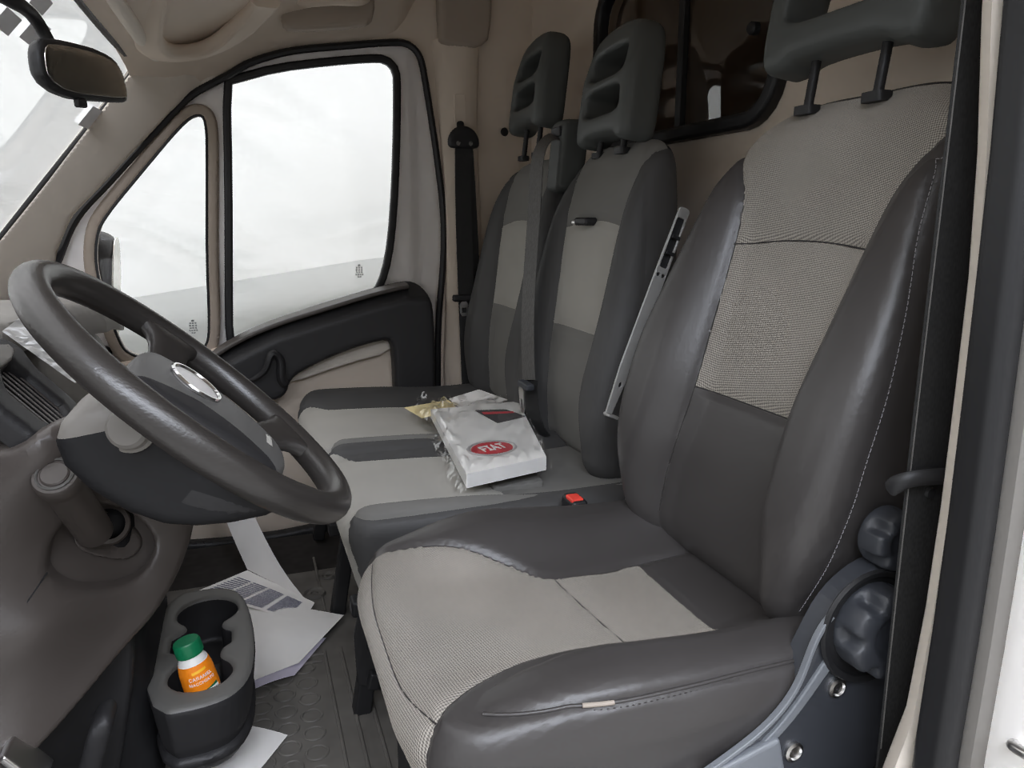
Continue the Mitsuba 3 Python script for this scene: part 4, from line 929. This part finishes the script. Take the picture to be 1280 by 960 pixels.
# cup holder
CH = thing('cup_holder', 'dark double cup holder at the foot of the dashboard holding an orange bottle', 'cup holder')
cup_out = chaikin([(-.232, .588), (-.234, .94), (-.15, .950), (-.112, .92), (-.096, .82), (-.092, .70), (-.104, .622), (-.14, .588)], 2)
csd = polysd(cup_out)
ch_top = .172
h1, h2 = (-.163, .665, .046), (-.160, .862, .050)
slot_sd = polysd(chaikin([(-.212, .725), (-.120, .725), (-.120, .805), (-.212, .805)], 1))
def CF(X):
    x, y, z = X[..., 0], X[..., 1], X[..., 2]
    v = smax(csd(x, y)-.012*np.clip((z-.08)/.09, -1, 1)+.25*np.clip(.10-z, 0, .05), z-ch_top, .014)
    v = smax(v, .055-z-.20*np.clip(-.12-x, 0, 1)*0, .03)
    for cx, cy, r in (h1, h2):
        v = smax(v, -smax(np.hypot(x-cx, y-cy)-r, .085-z, .006), .008)
    v = smax(v, -smax(slot_sd(x, y), .11-z, .008), .010)
    return smax(v, -smax(np.abs(x+.163)-.026, smax(np.abs(y-.765)-.10, .10-z, .01), .01), .01)
v, f = iso(CF, (-.25, .55, .03), (-.07, .97, .20), .0055)
(a, fa), (b, fb) = split(v, f, ch_top-.006-v[:, 2])
part(CH, 'body', tm(b, fb), 'dash_dark', True, 'dark body')
part(CH, 'rim', tm(a, fa), 'cup_grey', True, 'grey top rim')
part(CH, 'bracket', iso(lambda X: smax(smax(csd(X[..., 0], X[..., 1])-.008+.75*np.clip(.075-X[..., 2], 0, .1)+.9*np.clip(.05-X[..., 2], 0, .1), X[..., 2]-.085, .02), -X[..., 2]-.005, .01), (-.26, .55, -.04), (-.06, .97, .10), .009), 'dash_dark', True, 'bulging lower part')
# bottle
BT = thing('bottle', 'small orange and green drink bottle with a green cap standing in the cup holder', 'bottle')
bo, ba = np.array([-.157, .662, .126]), unit([-.22, .05, 1])
part(BT, 'body', lathe([(0, 0), (.021, 0), (.0245, .004), (.0255, .026), (.0245, .056), (.0215, .071), (.0180, .078), (.0165, .084), (0, .084)], bo, ba, 36), 'white_plastic', label='white bottle body')
part(BT, 'cap', lathe([(0, 0), (.0198, 0), (.0204, .002), (.0200, .019), (.018, .022), (0, .0225)], bo+ba*.082, ba, 40), 'green_cap', label='green screw cap')
def wrap(z0, z1, a0, a1, r, wave=0.):
    zx = unit(np.cross(ba, [0, 0, 1] if abs(ba[2]) < .9 else [1, 0, 0])); zy = np.cross(ba, zx)
    A, Z = np.meshgrid(np.linspace(a0, a1, 40), np.linspace(0, 1, 8), indexing='ij')
    H0 = z0[0]+(z0[1]-z0[0])*(A-a0)/(a1-a0) if isinstance(z0, tuple) else z0+wave*np.sin((A-a0)*2.2)
    H1 = z1[0]+(z1[1]-z1[0])*(A-a0)/(a1-a0) if isinstance(z1, tuple) else z1+(wave*np.sin((A-a0)*2.2) if z1 < .05 else 0*A)
    H = H0+(H1-H0)*Z; an = np.radians(A)
    P = bo+H[..., None]*ba+r(H)[..., None]*(np.cos(an)[..., None]*zx+np.sin(an)[..., None]*zy)
    i, j = np.meshgrid(np.arange(39), np.arange(7), indexing='ij')
    f = np.stack([i*8+j, (i+1)*8+j, (i+1)*8+j+1, i*8+j+1], -1).reshape(-1, 4)
    return tm(P.reshape(-1, 3), np.vstack([f[:, [0, 1, 2]], f[:, [0, 2, 3]]]))
def brad(h): return np.interp(h, [0, .004, .026, .056, .071, .078], [.0245, .0245, .0255, .0245, .0215, .0180])+.0006
part(BT, 'label', wrap(.020, .0695, 0, 360, brad), 'orange', True, 'orange label')
def cam_angle(da):
    zx = unit(np.cross(ba, [0, 0, 1] if abs(ba[2]) < .9 else [1, 0, 0])); zy = np.cross(ba, zx); q = unit([.10, -1.15, 0])
    return math.degrees(math.atan2(q @ zy, q @ zx))+da
a0 = cam_angle(0)
part(BT, 'band', wrap((.002, .002), (.020, .032), a0-100, a0+60, lambda h: brad(h)+.0005), 'green', True, 'green band rising to one side')
part(BT, 'disc', wrap(.004, .028, a0+18, a0+62, lambda h: brad(h)+.0011), 'white_plastic', True, 'round white patch')
part(BT, 'arc', wrap((.057, .059), (.061, .063), a0-12, a0+38, lambda h: brad(h)+.0005), 'yellow', True, 'yellow arc of lettering')
def curved_text(t, h0, a1, hgt):
    m = meshkit.text_mesh(t, hgt, .0004); zx = unit(np.cross(ba, [0, 0, 1] if abs(ba[2]) < .9 else [1, 0, 0])); zy = np.cross(ba, zx)
    x, y, z = m.vertices.T; an = np.radians(a1)+(x-np.ptp(x)/2)/.0255; r = brad(h0+y)+.0004+z
    return tm(bo+(h0+y)[:, None]*ba+r[:, None]*(np.cos(an)[:, None]*zx+np.sin(an)[:, None]*zy), m.faces)
part(BT, 'lettering', curved_text('CARAMEL', .048, a0+12, .0055), 'white_plastic', False, 'two lines of white letters', 'stuff')
part(BT, 'lettering', curved_text('MACCHIATO', .040, a0+12, .0046), 'white_plastic', False, 'two lines of white letters', 'stuff')

# interior mirror
IM = thing('interior_mirror', 'black interior mirror hanging in front of the windscreen', 'mirror')
mA, mB = np.array([-.279, .672, 1.034]), np.array([-.207, .858, 1.053])
mw = unit(mB-mA); mu0 = np.array([0, 0, 1.]); mn = unit(np.cross(mw, mu0)); mn = mn if mn @ np.array([1, -.5, 0]) > 0 else -mn
mu = np.cross(mn, mw); mu = mu if mu[2] > 0 else -mu
mc = (mA+mB)/2; ml = np.linalg.norm(mB-mA)
mo = chaikin([(-.5*ml, -.030), (-.5*ml, .030), (-.30*ml, .036), (.20*ml, .034), (.46*ml, .020), (.5*ml, -.026), (.40*ml, -.031)], 2)
msd = polysd(mo); MW = np.stack([mw, mu, mn])
v, f = iso(lambda X: smax(smax(msd(X[..., 0], X[..., 1])-.003, X[..., 2]-.004, .006), -(X[..., 2]+.032-.12*np.abs(X[..., 0])), .02), (-.13, -.06, -.06), (.13, .06, .02), .005)
part(IM, 'housing', tm(v@MW+mc, f), 'black', True, 'black housing')
part(IM, 'glass', sheet(Polygon(mo).buffer(-.004), (mc+mn*.0055, mw, mu, mn), .008, None, .002, .0008), 'mirror', label='mirror glass')
part(IM, 'tab', rbox(mc-mw*.025-mu*.038, (.022, .012, .008), .003, MW), 'black', label='dimming tab')
am = spline([mc-mw*.045+mu*.030-mn*.015, mc-mw*.055+mu*.055-mn*.02, (-.295, .655, 1.105), (-.335, .60, 1.125), (-.372, .56, 1.135)], 30)
part(IM, 'arm', tube(am, .010, 12, scale=np.interp(np.arange(30), [0, 10, 18, 29], [.8, .85, 1.3, 2.2])), 'black', label='curved black arm')

# ceiling fittings
VS = thing('sun_visor', 'pale grey sun visor folded against the headliner above the passenger door', 'sun visor')
part(VS, 'panel', sheet(chaikin([(.00, .0), (.145, .0), (.165, .03), (.165, .36), (.0, .36)], 1), ((-.215, 1.14, 1.235), unit([1, 0, .55]), (0, 1, 0), unit([.55, 0, -1])), .02, lambda u, v: .012*np.sin(np.pi*np.clip(u/.165, 0, 1)), .016, .007), 'visor', label='padded visor panel')
part(VS, 'hinge', tube(np.array([(-.225, 1.10, 1.235), (-.225, 1.14, 1.232), (-.215, 1.30, 1.23)]), .006, 8), 'steel', label='hinge rod')
part(VS, 'clip', rbox((-.20, 1.46, 1.225), (.03, .03, .02), .005), 'beige_dark', label='visor clip')
part('ceiling', 'visor_surround', sweep(spline([(-.225, .95, 1.240), (-.212, 1.35, 1.222), (-.175, 1.50, 1.215), (-.10, 1.545, 1.240), (-.02, 1.52, 1.290), (.03, 1.42, 1.325)], 50), rrect(.062, .034, .8), False, (0, 0, 1)), 'beige', label='rounded surround of the visor')
GH = thing('grab_handle', 'beige grab handle in a recess of the headliner above the passenger door', 'handle')
part(GH, 'recess', sheet(chaikin([(.07, 1.318), (.09, 1.300), (.27, 1.325), (.30, 1.345), (.30, 1.44), (.07, 1.42)], 1), FY(1.585), .012, None, .03, .01), 'beige_dark', label='shallow recess')
part(GH, 'grip', tube(spline([(.10, 1.565, 1.385), (.115, 1.545, 1.360), (.19, 1.54, 1.365), (.265, 1.545, 1.375), (.28, 1.565, 1.40)], 30), (.011, .014), 10, up=(0, 1, 0)), 'beige')

# ---------------------------------------------------------------- pedals
def pedal(x, y, z, label, m, pad=(.05, .062)):
    P = thing('pedal', label, 'pedal')
    R = rot([0, 1, 0], 55)
    part(P, 'pad', rbox((x, y, z), (pad[1], pad[0], .012), .004, R), m, label='ribbed pad')
    part(P, 'arm', tube(spline([(x-.01, y, z-.01), (x-.08, y, z+.01), (x-.13, y, z+.16), (x-.14, y, z+.3)], 20), (.010, .016), 8, up=(0, 1, 0)), 'dash_dark', label='steel arm')
pedal(-.338, .445, .228, 'pale worn brake pedal at the bottom left under the console', 'steel')
pedal(-.345, .36, .255, 'dark clutch pedal at the left edge beside the pale brake pedal', 'dash_dark')
AC = thing('pedal', 'dark upright accelerator pedal leaning below the console edge', 'pedal')
part(AC, 'pad', iso(lambda X: smax(smax(np.abs(X[..., 1]-.525)-.030, np.abs(X[..., 0]+.31-.35*(X[..., 2]-.10))-.014, .012), np.abs(X[..., 2]-.12)-.115, .03), (-.40, .47, -.02), (-.22, .58, .26), .006), 'dash_dark', True, 'long rubber pad')

# ================================================================ FLOOR MAT, PAPERS, POUCH
FM_ = thing('floor_mat', 'black rubber floor mat with raised rings and ribs in front of the bench', 'floor mat')
part(FM_, 'base', sheet(rr_poly(-.42, .18, .60, 1.33, .1), FZ(.0), .06, None, .012, .004), 'mat_rubber')
ring_p = np.array([(0, 0)])
rg = sweep(np.stack([*circ(.0175, 22).T, np.zeros(22)], 1), circ(.0026, 6, .0022), True, (0, 0, 1))
rd = mikit.ply(rg, 'mat_rubber', smooth=40)
cnt = 0
for i in range(12):
    for j in range(12):
        x, y = -.25+.0475*i*.88, .50+.0500*j+(.025 if i % 2 else 0)
        if x > .018 or x < -.26 or y > .90 or y < .48: continue
        k = key_of(FM_+'__raised_ring'); scene[k] = {**rd, 'to_world': T().translate([x, y, .0005])}
def rib(pts, w=.006, h=.005): return sweep(np.asarray(pts, float), rrect(w, h, .7), False, (0, 0, 1))
for x in (.042, .074, .106, .138): part(FM_, 'rib', rib([(x, .30, .001), (x, .95, .001)]), 'mat_rubber')
for pts in ([(-.30, .915, .001), (.035, .915, .001)], [(-.04, .94, .001), (.04, .94, .001)], [(-.04, .94, .001), (-.04, 1.02, .001)], [(-.05, 1.05, .001), (.08, 1.05, .001)], [(.06, 1.10, .001), (.06, 1.40, .001)]):
    part(FM_, 'rib', rib(pts), 'mat_rubber')
for x, y, r in ((.045, 1.20, .026), (.085, 1.28, .018)):
    part(FM_, 'fixing', lathe([(0, 0), (r*.3, 0), (r*.35, .004), (r*.6, .004), (r*.7, .001), (r*.9, .006), (r, .001)], (x, y, .0), (0, 0, 1), 24), 'mat_rubber', label='round moulded fixing')

def leaf(corner, n, lift, seed, thick=.0004):
    """A loose sheet: four corners (3-D), bent by lift(u, v)."""
    c = np.asarray(corner, float); u, v = np.meshgrid(np.linspace(0, 1, n), np.linspace(0, 1, n), indexing='ij'); u, v = u[..., None], v[..., None]
    P = (1-u)*(1-v)*c[0]+u*(1-v)*c[1]+u*v*c[2]+(1-u)*v*c[3]
    P[..., 2] += lift(u[..., 0], v[..., 0])
    i, j = np.meshgrid(np.arange(n-1), np.arange(n-1), indexing='ij')
    f = np.stack([i*n+j, (i+1)*n+j, (i+1)*n+j+1, i*n+j+1], -1).reshape(-1, 4)
    return tm(P.reshape(-1, 3), np.vstack([f[:, [0, 1, 2]], f[:, [0, 2, 3]]])), (lambda a, b: np.array([np.interp(b, np.linspace(0, 1, n), [np.interp(a, np.linspace(0, 1, n), P[:, q, k]) for q in range(n)]) for k in range(3)]))
PA = thing('paper', 'white printed sheet with lines of text, curling up towards the passenger door', 'paper', None)
m, at = leaf([(-.235, 1.23, .028), (.005, 1.04, .016), (.04, 1.13, .016), (-.10, 1.335, .022)], 16, lambda u, v: .014*np.sin(np.pi*u)*(1-v), 1)
part(PA, 'sheet', m, 'paper', True)
for k in range(13):
    b = .10+.055*k
    part(PA, 'text_line', cat(*[sweep(np.array([at(a0, b)+[0, 0, .0012], at(a0+.09, b)+[0, 0, .0012], at(a0+.18, b)+[0, 0, .0012]]), rrect(.0035, .0006, .5, 1), False, (0, 0, 1)) for a0 in (.06, .27, .48, .70)]), 'ink', False)
m, at = leaf([(-.10, 1.335, .024), (.02, 1.16, .015), (-.075, 1.38, .14), (-.195, 1.60, .25)], 14, lambda u, v: -.02*np.sin(np.pi*v), 2)
PB = thing('paper', 'long pale sheet standing against the passenger footwell, behind the printed page', 'paper'); part(PB, 'sheet', m, 'paper', True)
m, at = leaf([(-.115, .865, .012), (-.01, .905, .012), (.095, 1.06, .012), (-.12, 1.19, .030)], 16, lambda u, v: .015*np.sin(np.pi*u)*np.sin(np.pi*v), 3)
PC = thing('paper', 'large blank white sheet on top of the floor papers, its corner reaching the bench leg', 'paper'); part(PC, 'sheet', m, 'paper', True)
m, at = leaf([(-.11, .845, .006), (-.02, .875, .006), (.05, .99, .006), (-.06, 1.0, .010)], 12, lambda u, v: .004*np.sin(np.pi*u), 4)
PD = thing('paper', 'sheet with a lilac band lowest of the floor papers beside the cup holder', 'paper'); part(PD, 'sheet', m, 'paper_lilac', True)
m, at = leaf([(-.20, .60, .004), (-.094, .625, .004), (-.042, .705, .004), (-.125, .765, .004)], 10, lambda u, v: .003*np.sin(np.pi*u), 5)
PE = thing('paper', 'plain white sheet under the front of the cup holder', 'paper'); part(PE, 'sheet', m, 'paper', True)

# document pouch on the bench
DP = thing('document_pouch', 'white document pouch with a red round emblem, wrapped in clear plastic on the middle seat', 'pouch')
dz = .392
c = [np.array([.285, .742, dz]), np.array([.447, .772, dz+.006]), np.array([.545, 1.20, dz+.012]), np.array([.335, 1.225, dz+.004])]
def lerp4(u, v, z=0.): return (1-u)*(1-v)*c[0]+u*(1-v)*c[1]+u*v*c[2]+(1-u)*v*c[3]+np.array([0, 0, z])
n = 18; uu, vv = np.meshgrid(np.linspace(0, 1, n), np.linspace(0, 1, n), indexing='ij')
top = np.array([[lerp4(a, b, .022-.006*b+.004*math.sin(3*a)*math.sin(3*b)) for b in np.linspace(0, 1, n)] for a in np.linspace(0, 1, n)]).reshape(-1, 3)
bot = np.array([[lerp4(a, b, -.004) for b in np.linspace(0, 1, n)] for a in np.linspace(0, 1, n)]).reshape(-1, 3)
i, j = np.meshgrid(np.arange(n-1), np.arange(n-1), indexing='ij'); q = np.stack([i*n+j, (i+1)*n+j, (i+1)*n+j+1, i*n+j+1], -1).reshape(-1, 4)
tri = np.vstack([q[:, [0, 1, 2]], q[:, [0, 2, 3]]])
e = np.sort(np.vstack([tri[:, [0, 1]], tri[:, [1, 2]], tri[:, [2, 0]]]), 1); eo = np.vstack([tri[:, [0, 1]], tri[:, [1, 2]], tri[:, [2, 0]]])
_, ix, cn_ = np.unique(e, axis=0, return_index=True, return_counts=True); be = eo[ix[cn_ == 1]]; N0 = n*n
bk = tm(np.vstack([top, bot]), np.vstack([tri, tri[:, ::-1]+N0, np.stack([be[:, 1], be[:, 0], be[:, 0]+N0], 1), np.stack([be[:, 1], be[:, 0]+N0, be[:, 1]+N0], 1)]))
part(DP, 'booklet', bk, 'white_plastic', 30, 'thick white booklet')
ew = unit(c[1]-c[0]); ev_ = unit(c[3]-c[0]+.0*ew); ev_ = unit(ev_-ew*(ev_@ew)); enn = np.cross(ew, ev_); enn = enn if enn[2] > 0 else -enn
ec = lerp4(.42, .225, .0245)
EM = part(DP, 'emblem', sheet(circ(.041, 40, .038), (ec, ew, ev_, enn), .005, None, .002, .0008), 'red', label='red round emblem')
part(EM, 'rim', sweep(np.stack([ec+x*ew+y*ev_ for x, y in circ(.046, 48, .043)]), circ(.003, 6, .0015), True, enn), 'silver', label='silver ring')
fx = meshkit.text_mesh('FIAT', .020, .0008, bold=True); w = np.ptp(fx.vertices[:, 0]); sc = .050/w
part(EM, 'lettering', tm(np.stack([ec+(x-w/2)*sc*ew+(y*1.5-.015)*ev_+(z+.0003)*enn for x, y, z in fx.vertices]), fx.faces), 'white_plastic', False, 'white letters')
pc = lerp4(.62, .72, .0225)
part(DP, 'picture', sheet([(-.02, -.06), (.058, -.045), (.05, .03), (-.01, .065)], (pc, ew, ev_, enn), .01, None, .0012), 'ink_dark', label='dark printed picture')
part(DP, 'picture_band', sheet([(-.012, .02), (.05, -.01), (.055, .004), (-.006, .040)], (pc+enn*.0006, ew, ev_, enn), .01, None, .0008), 'red', label='red printed band')
part(DP, 'manila_card', sheet([(.0, 0), (.10, .01), (.11, .10), (-.01, .11)], (np.array([.310, 1.205, .398]), unit([1, .25, .05]), unit([-.1, 1, .02]), (0, 0, 1)), .02, None, .001), 'manila', label='yellowish card')
part(DP, 'back_sheet', sheet([(-.005, 0), (.13, .03), (.10, .17), (.0, .14)], (np.array([.415, 1.195, .405]), unit([1, .25, .05]), unit([-.05, 1, .02]), (0, 0, 1)), .02, None, .001), 'paper', label='white sheet sticking out behind')
def bag():
    nu, nv = 44, 50
    u, v = np.meshgrid(np.linspace(-.16, 1.05, nu), np.linspace(-.06, 1.34, nv), indexing='ij')
    P = np.array([[lerp4(u[a, b], v[a, b]) for b in range(nv)] for a in range(nu)])
    ins = np.minimum(np.minimum(u, 1-u), np.minimum(v, 1-v))
    wr = np.abs(meshkit.fbm(np.stack([u*7, v*9, u*0], -1), 3, 7)-.5)
    P[..., 2] += np.where(ins > 0, .026, .026*np.exp(-np.abs(ins)/.03))*1.0+.045*wr*np.exp(-np.clip(ins, 0, 1)/.12)+.010*wr
    i, j = np.meshgrid(np.arange(nu-1), np.arange(nv-1), indexing='ij')
    f = np.stack([i*nv+j, (i+1)*nv+j, (i+1)*nv+j+1, i*nv+j+1], -1).reshape(-1, 4)
    return tm(P.reshape(-1, 3), np.vstack([f[:, [0, 1, 2]], f[:, [0, 2, 3]]]))
part(DP, 'clear_wrap', bag(), 'film', True, 'clear crinkled plastic wrap')

# door striker and plug on the painted pillar
ST = thing('door_striker', 'steel door striker loop on the white door pillar', 'striker')
part(ST, 'loop', tube(spline([(.525, -.125, .428), (.505, -.100, .432), (.498, -.105, .436), (.512, -.150, .432), (.53, -.20, .425)], 24), .0045, 10, up=(0, 0, 1)), 'steel')
part(ST, 'plate', sheet(rr_poly(-.21, .40, -.10, .455, .3), ((.530, 0, 0), (-.16, 1, 0), (0, 0, 1), (-1, -.16, 0)), .01, None, .008, .002), 'white_paint')
solo('round_plug', lathe([(0, 0), (.012, 0), (.012, .002), (.009, .004), (0, .0045)], (.530, -.135, .352), (-1, -.2, 0), 24), 'white_paint', 'round white plug low on the white door pillar', 'plug')
